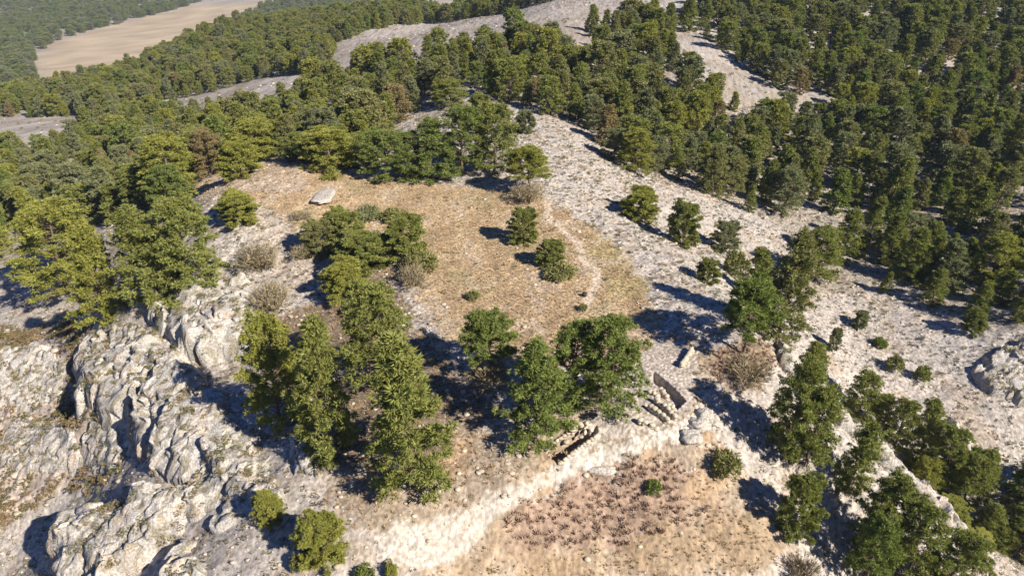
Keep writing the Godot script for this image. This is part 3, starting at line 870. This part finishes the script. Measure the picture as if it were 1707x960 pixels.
func build_dig() -> void:
	var x0 := xs[blanks[1]]
	var x1 := xs[blanks[2]]
	var z0 := zs[blanks[3]]
	var z1 := zs[blanks[4]]
	var per := 5
	var nx: int = (blanks[2] - blanks[1]) * per + 1
	var nz: int = (blanks[4] - blanks[3]) * per + 1
	var trench := points(TRENCH)
	var pit := points(PIT)
	var niche := points(NICHE)
	var v := PackedVector3Array()
	var c := PackedColorArray()
	for j in nz:
		for i in nx:
			var x := lerpf(x0, x1, i / (nx - 1.0))
			var z := lerpf(z0, z1, j / (nz - 1.0))
			var h := coarse(x, z)
			var col := shade_of(x, z)
			if i > 0 and j > 0 and i < nx - 1 and j < nz - 1:
				var e := minf(minf(i, nx - 1 - i), minf(j, nz - 1 - j))
				h += n_fine.get_noise_2d(x * 2.2, z * 2.2) * 0.04 * minf(e / 8.0, 1.0)
				var t := dug(x, z, trench, 1.2, 0.08)
				var p := dug(x, z, pit, 0.7, 0.12)
				h -= maxf(maxf(t, p), dug(x, z, niche, 0.9, 0.1))
				if t > 0.2:
					col = col.lerp(Color(0.42, 0.33, 0.24), 0.8)
				elif p > 0.2:
					col = col.lerp(Color(0.48, 0.42, 0.36), 0.8)
			v.append(Vector3(x, h, z))
			c.append(col)
	var ix := PackedInt32Array()
	for j in nz - 1:
		for i in nx - 1:
			var k := j * nx + i
			ix.append_array([k, k + 1, k + nx, k + 1, k + nx + 1, k + nx])
	var st := SurfaceTool.new()
	st.create_from_arrays(mesh_of(v, PackedVector3Array(), c, ix).surface_get_arrays(0))
	st.generate_normals()
	var o := put("ground", st.commit(), mats.ground)
	tag(o, "excavated ground with a narrow trench and a sunken floor", "ground", "", "structure")
	# stones
	var kinds: Array = []
	for i in 6:
		kinds.append(stone_mesh(40 + i))
	for w in WALLS:
		var a := Vector2(w[0], w[1])
		var b := Vector2(w[2], w[3])
		var low := dug_ground(a.lerp(b, 0.5))
		var t := thing("low_stone_wall", Vector3(a.x, low, a.y), w[5], "stone wall", "low walls of the dig")
		var dir := (b - a).normalized()
		var side := Vector2(-dir.y, dir.x)
		var rows := int(ceil(w[4] / 0.22))
		for r in rows:
			for s in [0.0]:
				var d := rng.randf() * 0.15
				while d < a.distance_to(b):
					var sz := rng.randf_range(0.24, 0.42)
					if r == rows - 1 and rng.randf() < 0.12:
						d += sz
						continue
					var q: Vector2 = a + dir * (d + sz * 0.5) + side * (s + rng.randf_range(-0.03, 0.03))
					var m := put("stone", kinds[rng.randi() % 6], mats.stone, t)
					m.position = Vector3(q.x, 0.02 + r * 0.17 + dug_ground(q), q.y) - t.position
					m.rotation = Vector3(rng.randf_range(-0.15, 0.15), atan2(-dir.y, dir.x) + rng.randf_range(-0.25, 0.25), rng.randf_range(-0.15, 0.15))
					m.scale = Vector3(sz * 0.56, 0.1, rng.randf_range(0.14, 0.18))
					d += sz * 0.95
	# kerb of pale stones along both sides of the trench
	for n in 2:
		var a := trench[0 if n == 0 else 3]
		var b := trench[1 if n == 0 else 2]
		var out := (a - trench[3 if n == 0 else 0]).normalized() * 0.16
		var t := thing("stone_kerb", Vector3(a.x, coarse(a.x, a.y), a.y), ["pale stone edging along the uphill side of the dug trench", "pale stone edging along the track side of the dug trench"][n], "stone edging", "edgings of the trench")
		var d := 0.0
		while d < a.distance_to(b):
			var sz := rng.randf_range(0.22, 0.4)
			var q := a + (b - a).normalized() * (d + sz * 0.5) + out
			var m := put("stone", kinds[rng.randi() % 6], mats.stone, t)
			m.position = Vector3(q.x, coarse(q.x, q.y) + 0.05, q.y) - t.position
			m.rotation.y = atan2(-(b - a).y, (b - a).x) + rng.randf_range(-0.2, 0.2)
			m.scale = Vector3(sz * 0.5, rng.randf_range(0.05, 0.09), rng.randf_range(0.09, 0.14))
			d += sz
	var heap := thing("stone_heap", Vector3(niche[0].x, coarse(niche[0].x, niche[0].y), niche[0].y), "tumbled pale blocks at the upper end of the trench", "stone heap")
	for i in 12:
		var q := Vector2(rng.randf_range(-1.1, 0.1), rng.randf_range(-0.3, 0.7))
		var m := put("stone", kinds[i % 6], mats.stone, heap)
		m.position = Vector3(q.x, coarse(niche[0].x + q.x, niche[0].y + q.y) - heap.position.y + rng.randf_range(0.05, 0.3), q.y)
		m.rotation = Vector3(rng.randf() * 0.6, rng.randf() * TAU, rng.randf() * 0.6)
		m.scale = Vector3(rng.randf_range(0.12, 0.27), rng.randf_range(0.06, 0.13), rng.randf_range(0.1, 0.2))
	var dark := put("dark_stone", kinds[2], surface("dark_stone_face", Color(0.05, 0.045, 0.04), 0.9, false))
	dark.position = Vector3(stone_spot().x, stand(stone_spot().x, stone_spot().y) + 0.12, stone_spot().y)
	dark.scale = Vector3(0.2, 0.2, 0.16)
	tag(dark, "small black stone lying on the grass at the lower end of the footpath", "stone")


func stone_spot() -> Vector2:
	return Vector2(6.1, -50.3)


func dug_ground(q: Vector2) -> float:
	return coarse(q.x, q.y) - dug(q.x, q.y, points(PIT), 0.7, 0.12)


func stone_mesh(sd: int) -> ArrayMesh:
	var r := RandomNumberGenerator.new()
	r.seed = sd
	var n := FastNoiseLite.new()
	noise(n, FastNoiseLite.TYPE_SIMPLEX, 0.9, 1, sd)
	var v := PackedVector3Array()
	var c := PackedColorArray()
	var ix := PackedInt32Array()
	var rings := 4
	var seg := 8
	var g := r.randf_range(0.8, 1.15)
	for j in rings + 1:
		for i in seg:
			var la := -PI / 2 + PI * j / rings
			var lo := TAU * (i + 0.5) / seg
			var p := Vector3(cos(la) * cos(lo), sin(la), cos(la) * sin(lo))
			var m := maxf(absf(p.x), maxf(absf(p.y), absf(p.z)))
			p = p.lerp(p / m, 0.95) * (1.0 + 0.16 * n.get_noise_3dv(p))
			v.append(p)
			c.append(Color(g, g * r.randf_range(0.96, 1.0), g * r.randf_range(0.9, 1.0)))
	for j in rings:
		for i in seg:
			var a := j * seg + i
			var b := j * seg + (i + 1) % seg
			ix.append_array([a, a + seg, b, b, a + seg, b + seg])
	var st := SurfaceTool.new()
	st.create_from_arrays(mesh_of(v, PackedVector3Array(), c, ix).surface_get_arrays(0))
	st.deindex()
	st.set_smooth_group(-1)
	st.generate_normals()
	return st.commit()


# ---------------------------------------------------------------- plants
var pine_parts := {}


func tube(v: PackedVector3Array, n: PackedVector3Array, from: Vector3, to: Vector3, r0: float, r1: float, seg := 5) -> void:
	var d := (to - from).normalized()
	var a := d.cross(Vector3.RIGHT if absf(d.x) < 0.8 else Vector3.UP).normalized()
	var b := d.cross(a)
	for i in seg:
		var p := a * cos(TAU * i / seg) + b * sin(TAU * i / seg)
		var q := a * cos(TAU * (i + 1) / seg) + b * sin(TAU * (i + 1) / seg)
		v.append_array([from + p * r0, to + p * r1, from + q * r0, from + q * r0, to + p * r1, to + q * r1])
		n.append_array([p, p, q, q, p, q])


func ball_dir(r: RandomNumberGenerator) -> Vector3:
	var y := r.randf_range(-1.0, 1.0)
	var a := r.randf() * TAU
	var s := sqrt(1.0 - y * y)
	return Vector3(cos(a) * s, y, sin(a) * s)


func tuft(v: PackedVector3Array, c: PackedColorArray, r: RandomNumberGenerator, at: Vector3, rad: float, blades: int, out: Vector3, hue: float, thin: float) -> void:
	for i in blades:
		var d := ball_dir(r)
		d = (d + out * 0.55).normalized()
		d.y *= 0.8
		var p := at + d * rad * r.randf_range(0.15, 0.45)
		var q := at + d * rad * r.randf_range(0.8, 1.15)
		var s := d.cross(ball_dir(r)).normalized() * rad * thin * r.randf_range(0.7, 1.3)
		v.append_array([p - s, p + s, q])
		var k := hue * r.randf_range(0.75, 1.25)
		var col := Color(k * r.randf_range(0.9, 1.15), k, k * r.randf_range(0.7, 1.1))
		c.append_array([col, col, col])


func pine(sd: int, shape: String, fine: bool) -> Array:
	# a pine ten metres tall and, at its widest, one unit of crown radius = spread; returns trunk, crown and, where it has them, dry branches
	var r := RandomNumberGenerator.new()
	r.seed = sd
	var tall := 10.0
	var spread := 2.5
	var base := 0.05
	var tv := PackedVector3Array()
	var tn := PackedVector3Array()
	var v := PackedVector3Array()
	var c := PackedColorArray()
	var dv := PackedVector3Array()
	var dn := PackedVector3Array()
	var limbs := 88 if fine else 84
	var blades := 32 if fine else 28
	var thin := 0.1 if fine else 0.14
	match shape:
		"oval":
			base = 0.1
			spread = 2.8
		"slender":
			limbs = 80 if fine else 70
			spread = 2.2
		"umbrella":
			base = 0.36
			spread = 3.2
			limbs = 84
		"round":
			base = 0.04
			spread = 4.6
			limbs = 90
	# a slightly bent trunk
	var lean := Vector3(r.randf_range(-0.5, 0.5), 0, r.randf_range(-0.5, 0.5))
	var sway := r.randf() * TAU
	var spine := func(t: float) -> Vector3: return Vector3(lean.x * t + 0.25 * sin(t * 5.0 + sway), t * tall, lean.z * t + 0.25 * cos(t * 4.0 + sway))
	for i in 8:
		tube(tv, tn, spine.call(i / 8.0 * 0.96 - (0.05 if i == 0 else 0.0)), spine.call((i + 1) / 8.0 * 0.96), 0.2 * (1.0 - i / 8.5), 0.2 * (1.0 - (i + 1) / 8.5), 6)
	var lobe := r.randf() * TAU
	for i in limbs:
		var tt := (i + r.randf()) / limbs
		var t := lerpf(base, 0.97, pow(tt, 0.9))
		var w := 0.0
		match shape:
			"cone":
				w = pow(1.0 - tt, 0.72) * smoothstep(-0.25, 0.2, tt) * 1.08
			"slender":
				w = pow(1.0 - tt, 0.55) * smoothstep(-0.35, 0.3, tt)
			"umbrella":
				w = sqrt(maxf(0.0, 1.0 - pow(tt, 2.2)))
			_:
				w = sqrt(maxf(0.02, 1.0 - pow(absf(tt - 0.36) / 0.66, 2.0)))
		var az := i * 2.39996 + r.randf_range(-0.5, 0.5)
		var reach := spread * w * r.randf_range(0.76, 1.1) * (1.0 + 0.16 * sin(az * 2.0 + lobe) + 0.1 * sin(az * 3.0 + lobe * 2.0 + t * 6.0))
		var rise := lerpf(0.05, 0.95, tt) + r.randf_range(-0.12, 0.2)
		var dir := Vector3(cos(az), rise, sin(az)).normalized()
		var from: Vector3 = spine.call(maxf(t - 0.04, 0.02))
		var tip := from + dir * reach
		tube(tv, tn, from, from.lerp(tip, 0.85), 0.05, 0.015, 3)
		var hue := r.randf_range(0.78, 1.22)
		var n := maxi(3, int(reach / (0.26 if fine else 0.55)))
		for k in n + (4 if fine else 2):
			var f := minf((k + 1.0) / n, 1.0)
			if f < (0.5 if fine else 0.6) and n > 2:
				continue
			var rad := r.randf_range(0.34, 0.56) * (1.7 if shape == "round" else 1.2 if shape == "umbrella" else 1.0) if fine else r.randf_range(0.46, 0.8) * (1.0 if shape != "round" else 1.25)
			var p := from.lerp(tip, f) + Vector3(r.randf_range(-1, 1), r.randf_range(-0.3, 0.5), r.randf_range(-1, 1)) * ((0.34 if fine else 0.3) * f if k < n else 0.6)
			tuft(v, c, r, p, rad, blades, (dir + Vector3.UP * 0.9).normalized(), hue * r.randf_range(0.9, 1.1), thin)
	for k in 5:
		tuft(v, c, r, spine.call(0.97) + Vector3(r.randf_range(-0.3, 0.3), r.randf_range(-0.5, 0.15), r.randf_range(-0.3, 0.3)), 0.5, blades, Vector3.UP, 1.1, thin)
	if shape == "umbrella" or shape == "oval":
		for i in 26 if shape == "umbrella" else 12:
			var t := lerpf(base * 0.35, base * 1.25, r.randf())
			var az := r.randf() * TAU
			var from: Vector3 = spine.call(t)
			var dir := Vector3(cos(az), r.randf_range(-0.35, 0.25), sin(az))
			var tip := from + dir * spread * r.randf_range(0.35, 0.85)
			tube(dv, dn, from, tip, 0.05, 0.012, 3)
			for k in 5:
				var p := from.lerp(tip, r.randf_range(0.35, 0.95))
				tube(dv, dn, p, p + (dir + ball_dir(r) * 0.9).normalized() * r.randf_range(0.3, 0.9), 0.022, 0.006, 3)
	var none := PackedInt32Array()
	var out := [mesh_of(tv, tn, PackedColorArray(), none), mesh_of(v, PackedVector3Array(), c, none)]
	out.append(mesh_of(dv, dn, PackedColorArray(), none) if dv.size() else null)
	out.append(spread)
	return out


func scrub_mesh(sd: int, tall: float, tufts: int, thin: float, twigs: bool) -> ArrayMesh:
	# a low cushion of leaf sprays, one metre in radius
	var r := RandomNumberGenerator.new()
	r.seed = sd
	var v := PackedVector3Array()
	var c := PackedColorArray()
	for i in tufts:
		var a := r.randf() * TAU
		var d := sqrt(r.randf()) * 0.8
		var y := tall * sqrt(1.0 - d * d) * r.randf_range(0.25, 0.85)
		var p := Vector3(cos(a) * d, y, sin(a) * d)
		tuft(v, c, r, p, r.randf_range(0.2, 0.34), 16, (p + Vector3.UP * 0.4).normalized(), r.randf_range(0.75, 1.25), thin)
	if twigs:
		for i in 150:
			var a := r.randf() * TAU
			var q := Vector3(cos(a) * r.randf(), tall * r.randf_range(0.3, 1.05), sin(a) * r.randf())
			var n := PackedVector3Array()
			tube(v, n, Vector3(q.x * 0.2, 0, q.z * 0.2), q, 0.015, 0.005, 3)
			for k in n.size():
				c.append(Color(0.9, 0.85, 0.8))
	return mesh_of(v, PackedVector3Array(), c, PackedInt32Array())


func grow(shape: String, variant: int, fine := true) -> Array:
	var key := "%s%d%s" % [shape, variant, fine]
	if not pine_parts.has(key):
		pine_parts[key] = pine(hash(key), shape, fine)
	return pine_parts[key]


func plant(called: String, x: float, z: float, tall: float, wide: float, shape: String, variant: int, tint: int, label: String, category: String, group: String, turn: float, fine := true) -> void:
	var p := grow(shape, variant, fine)
	var o := thing(called, Vector3(x, stand(x, z) - 0.1, z), label, category, group)
	o.rotation.y = turn
	var s: float = wide * 0.5 / (p[3] + 0.1)
	o.scale = Vector3(s, tall / 10.3, s)
	put("trunk", p[0], mats.bark, o)
	put("crown", p[1], mats["needles_%d" % tint], o)
	if p[2]:
		put("dry_branches", p[2], mats.dead_wood, o)


func plant_pines() -> void:
	var i := 0
	for t in PINES:
		plant("pine_tree", t[0], t[1], t[2], t[3] * 1.06, t[4], i % 2, t[5], t[6], "pine tree", "pines standing apart on and below the hilltop", i * 1.7)
		i += 1


func plant_bushes() -> void:
	var low: Array = []
	for i in 4:
		low.append(scrub_mesh(70 + i, 0.75, 90, 0.13, false))
	var i := 0
	for t in BUSHES:
		i += 1
		if t[4] == "round":
			plant("bush", t[0], t[1], t[2], t[3], "round", i % 2, t[5], t[6], "bush", "bushes on the open ground", i * 2.1)
			continue
		var o := put("bush", low[i % 4], mats["needles_%d" % t[5]])
		o.position = Vector3(t[0], stand(t[0], t[1]) - 0.05, t[1])
		o.scale = Vector3(t[3] * 0.5, maxf(t[2], 0.5) * 1.1, t[3] * 0.5)
		o.rotation.y = i * 1.3
		tag(o, t[6], "bush", "bushes on the open ground")
	for t in THICKETS:
		i += 1
		var o := put("dry_shrub", scrub_mesh(90 + i, 0.8, 60, 0.05, true), mats.dry_twigs)
		o.position = Vector3(t[0], stand(t[0], t[1]) - 0.05, t[1])
		o.scale = Vector3(t[3] * 0.5, t[2] * 0.9, t[3] * 0.5)
		o.rotation.y = i * 1.3
		tag(o, t[6], "dry shrub", "dry thickets")


const WOOD_TEXT = {
	"hillside": "the far right hillside wood", "saddle_wood": "the wood on the stony saddle", "left_edge": "the far left group beside a white rock",
	"left_wood": "the slope wood left of the knoll", "ridge_wood": "the far left ridge wood",
}


func plant_forest() -> void:
	var spots: Array = []
	var far_spots: Array = []
	var grid := {}
	for t in PINES:
		grid[Vector2i(int(floor(t[0] / 4.0)), int(floor(t[1] / 4.0)))] = [Vector2(t[0], t[1])]
	var glades: Array = []
	for g in GLADES:
		glades.append(points(GLADES[g]))
	for f in FORESTS:
		var poly := points(FORESTS[f])
		var lo := poly[0]
		var hi := poly[0]
		for p in poly:
			lo = lo.min(p)
			hi = hi.max(p)
		var tries := int((hi.x - lo.x) * (hi.y - lo.y) * 0.5)
		for n in tries:
			var p := Vector2(rng.randf_range(lo.x, hi.x), rng.randf_range(lo.y, hi.y))
			if not Geometry2D.is_point_in_polygon(p, poly):
				continue
			if p.y < -330.0 and p.x < -150.0 or absf(p.x) > -p.y * 0.95 + 8.0:
				continue
			var inside := false
			for g in glades:
				inside = inside or Geometry2D.is_point_in_polygon(p, g)
			if inside:
				continue
			var gap := 2.7 + 1.9 * clampf(n_low.get_noise_2d(p.x * 0.8, p.y * 0.8) + 0.3, 0.0, 1.0)
			var cell := Vector2i(int(floor(p.x / 4.0)), int(floor(p.y / 4.0)))
			var free := true
			for a in [-1, 0, 1]:
				for b in [-1, 0, 1]:
					for q in grid.get(cell + Vector2i(a, b), []):
						free = free and p.distance_to(q) > gap
			if not free:
				continue
			if not grid.has(cell):
				grid[cell] = []
			grid[cell].append(p)
			spots.append([Vector2(p.x, p.y).length(), p, f])
	# woods on the valley floor beyond the field
	var field := points(COVERS.field)
	for n in 5200:
		var p := Vector2(rng.randf_range(-760, -120), rng.randf_range(-1250, -520))
		if not Geometry2D.is_point_in_polygon(p, field):
			far_spots.append(p)
	spots.sort_custom(func(a, b): return a[0] < b[0])
	var shapes := ["cone", "oval", "oval", "slender", "cone", "oval", "slender"]
	var build_words := {"cone": "pointed", "oval": "rounded", "slender": "slim"}
	var tint_words := ["green", "yellowish", "dark", "olive", "greyish", "brownish"]
	var many: Array = []
	var keep := 300 - PINES.size()
	for n in spots.size():
		var p: Vector2 = spots[n][1]
		var wood: String = spots[n][2]
		var shape: String = shapes[rng.randi() % shapes.size()]
		var tint: int = [0, 0, 0, 2, 3, 4, 1, 0, 4, 3][rng.randi() % 10]
		if rng.randf() < 0.02:
			tint = 5
		var tall := rng.randf_range(4.2, 7.2) * (1.2 if rng.randf() < 0.15 else 0.65 if rng.randf() < 0.15 else 1.0)
		var wide: float = tall * {"cone": 0.56, "oval": 0.66, "slender": 0.46}[shape] * rng.randf_range(0.85, 1.2)
		if n < keep:
			plant("pine_tree", p.x, p.y, tall, wide, shape, rng.randi() % 3, tint, "%s %s %s pine %s %s" % ["small" if tall < 5.0 else "tall" if tall > 6.2 else "middling", build_words[shape], tint_words[tint], "at the edge of" if edge(p, points(FORESTS[wood])) < 3.5 else "inside", WOOD_TEXT[wood]], "pine tree", "pines of " + WOOD_TEXT[wood], rng.randf() * TAU, n < 40)
		else:
			many.append([p, tall, wide, shape, rng.randi() % 3, tint])
	print("forest ", spots.size(), " far ", far_spots.size())
	for p in far_spots:
		many.append([p, rng.randf_range(7.0, 11.0), rng.randf_range(6.0, 9.0), "oval", rng.randi() % 3, [0, 2, 4][rng.randi() % 3]])
	var heap := {}
	for m in many:
		var key := "%s|%d|%d" % [m[3], m[4], m[5]]
		if not heap.has(key):
			heap[key] = []
		heap[key].append(m)
	var root := Node3D.new()
	root.name = "forest"
	tag(root, "distant pine woods on the ridges and beyond the field", "forest", "", "stuff")
	add_child(root)
	for key in heap:
		var bits: PackedStringArray = key.split("|")
		var parts := grow(bits[0], int(bits[1]), false)
		var where: Array = []
		for m in heap[key]:
			var s: float = m[2] * 0.5 / (parts[3] + 0.1)
			var b := Basis(Vector3.UP, rng.randf() * TAU).scaled(Vector3(s, m[1] / 10.3, s))
			where.append(Transform3D(b, Vector3(m[0].x, stand(m[0].x, m[0].y) - 0.2, m[0].y)))
		scatter("crowns", parts[1], mats["needles_%s" % bits[2]], where, [], root)
		scatter("trunks", parts[0], mats.bark, where, [], root)


func scatter(called: String, mesh: Mesh, mat: Material, where: Array, tints: Array, parent: Node = self) -> MultiMeshInstance3D:
	var mm := MultiMesh.new()
	mm.transform_format = MultiMesh.TRANSFORM_3D
	mm.use_colors = tints.size() > 0
	mm.mesh = mesh
	mm.instance_count = where.size()
	for i in where.size():
		mm.set_instance_transform(i, where[i])
		if tints.size():
			mm.set_instance_color(i, tints[i])
	var o := MultiMeshInstance3D.new()
	o.name = numbered(called) if parent == self else called
	o.multimesh = mm
	o.material_override = mat
	o.set_meta("kind", "stuff")
	parent.add_child(o, true)
	return o


func grass_mesh(sd: int) -> ArrayMesh:
	var r := RandomNumberGenerator.new()
	r.seed = sd
	var v := PackedVector3Array()
	var c := PackedColorArray()
	for i in 22:
		var a := r.randf() * TAU
		var p := Vector3(cos(a), 0, sin(a)) * r.randf() * 0.5
		var q := p * 2.0 + Vector3(r.randf_range(-0.4, 0.4), r.randf_range(0.5, 1.0), r.randf_range(-0.4, 0.4))
		var s := Vector3(-sin(a), 0, cos(a)) * 0.12
		v.append_array([p - s, p + s, q])
		var k := r.randf_range(0.8, 1.2)
		c.append_array([Color(k, k, k), Color(k, k, k), Color(k, k, k)])
	return mesh_of(v, PackedVector3Array(), c, PackedInt32Array())


func strew() -> void:
	var scrubs: Array = [[], [], []]
	var scrub_tints: Array = [[], [], []]
	var grasses: Array = [[], [], []]
	var grass_tints: Array = [[], [], []]
	var stones: Array = [[], [], [], []]
	var stone_tints: Array = [[], [], [], []]
	var path := points(FOOTPATH)
	for n in 230000:
		var far := n > 210000
		var x := rng.randf_range(-80.0, 80.0) * (3.0 if far else 1.0)
		var z := -rng.randf_range(125.0, 300.0) if far else -rng.randf_range(24.0, 125.0)
		if absf(x) > -z * 0.95 + 10.0:
			continue
		var k := cover(x + n_mid.get_noise_2d(x, z), z)
		var patch := n_mid.get_noise_2d(x * 0.7 + 80.0, z * 0.7)
		var roll := rng.randf()
		var on_rock := rock_top(x, z)
		if on_rock > -900.0:
			k = "rock"
		var what := ""
		var size := 0.2
		var col := Color.WHITE
		match k:
			"scree", "forest", "knoll_front":
				if roll < 0.3 + 0.3 * patch:
					what = "scrub"
					size = 0.09 + 0.22 * pow(rng.randf(), 2.0)
					col = [Color(0.26, 0.22, 0.14), Color(0.2, 0.19, 0.1), Color(0.3, 0.25, 0.17), Color(0.17, 0.17, 0.09)][rng.randi() % 4]
				elif roll > 0.86:
					what = "stone"
					size = 0.04 + 0.14 * pow(rng.randf(), 3.0)
			"rock":
				if roll < 0.17 + 0.5 * patch:
					what = "scrub"
					size = rng.randf_range(0.12, 0.42)
					col = [Color(0.22, 0.2, 0.1), Color(0.3, 0.24, 0.14), Color(0.2, 0.2, 0.09), Color(0.36, 0.28, 0.17)][rng.randi() % 4]
			"left_scrub":
				if roll < 0.26 + 0.5 * patch:
					what = "scrub"
					size = rng.randf_range(0.2, 0.8)
					col = [Color(0.27, 0.2, 0.12), Color(0.2, 0.18, 0.09), Color(0.33, 0.24, 0.15), Color(0.16, 0.15, 0.07)][rng.randi() % 4]
				elif roll > 0.9:
					what = "stone"
					size = 0.06 + 0.3 * pow(rng.randf(), 3.0)
			"clearing", "yellow_grass", "yellow_slope", "knoll_rock":
				if roll < 0.75:
					what = "grass"
					size = rng.randf_range(0.07, 0.18)
					col = Color(0.57, 0.44, 0.275).lerp(Color(0.49, 0.37, 0.225), rng.randf()) * (1.0 + 0.3 * patch)
				elif roll < 0.78 + 0.04 * patch:
					what = "scrub"
					size = rng.randf_range(0.12, 0.3)
					col = Color(0.28, 0.21, 0.11)
				elif roll > 0.985:
					what = "stone"
					size = 0.05 + 0.15 * pow(rng.randf(), 3.0)
			"brush", "brown_patch":
				if roll < 0.9:
					what = "grass" if roll < 0.86 - 0.12 * patch else "scrub"
					size = rng.randf_range(0.14, 0.34)
					col = Color(0.44, 0.325, 0.245).lerp(Color(0.36, 0.26, 0.195), rng.randf())
			"soil", "litter":
				if roll < 0.25 + 0.3 * patch:
					what = "grass"
					size = rng.randf_range(0.08, 0.22)
					col = Color(0.46, 0.33, 0.19)
				elif roll < (0.36 if k == "litter" else 0.28):
					what = "scrub"
					size = rng.randf_range(0.12, 0.3)
					col = Color(0.3, 0.23, 0.13)
				elif roll > 0.85:
					what = "stone"
					size = 0.05 + 0.16 * pow(rng.randf(), 3.0)
			"track", "pale_streak":
				if roll > 0.86:
					what = "stone"
					size = 0.03 + 0.11 * pow(rng.randf(), 3.0)
		if what == "":
			continue
		if far:
			size *= 2.2
		if x > 1.8 and x < 12.5 and z > -42.5 and z < -33.0 and what != "stone":
			continue
		if what == "grass" and z < -40.0 and z > -80.0 and x > -2.0 and near_line(Vector2(x, z), path) < 0.45:
			continue
		var at := Vector3(x, on_rock if on_rock > -900.0 else stand(x, z), z)
		var turn := Basis(Vector3.UP, rng.randf() * TAU)
		if what == "stone":
			var i := rng.randi() % 4
			stones[i].append(Transform3D(turn.scaled(Vector3(size, size * rng.randf_range(0.35, 0.7), size * rng.randf_range(0.55, 1.0))), at))
			var g := rng.randf_range(0.75, 1.1)
			stone_tints[i].append(Color(g, g * 0.98, g * 0.96))
		elif what == "grass":
			var i := rng.randi() % 3
			grasses[i].append(Transform3D(turn.scaled(Vector3(size, size * rng.randf_range(0.8, 1.3), size)), at - Vector3(0, 0.02, 0)))
			grass_tints[i].append(col)
		else:
			var i := rng.randi() % 3
			scrubs[i].append(Transform3D(turn.scaled(Vector3(size, size * rng.randf_range(0.8, 1.2), size)), at - Vector3(0, 0.03, 0)))
			scrub_tints[i].append(col)
	for i in 3:
		tag(scatter("undergrowth", scrub_mesh(200 + i, 0.8, 12, 0.2, false), mats.scrub, scrubs[i], scrub_tints[i]), "low dry scrub cushions scattered over scree and slopes", "undergrowth", "", "stuff")
		tag(scatter("grass", grass_mesh(300 + i), mats.straw, grasses[i], grass_tints[i]), "dry yellow grass covering the clearing and slopes", "grass", "", "stuff")
	for i in 4:
		tag(scatter("gravel", stone_mesh(400 + i), mats.stone, stones[i], stone_tints[i]), "loose pale stones strewn over the slopes", "gravel", "", "stuff")
	print("scrub ", scrubs[0].size() * 3, " grass ", grasses[0].size() * 3, " stones ", stones[0].size() * 4)
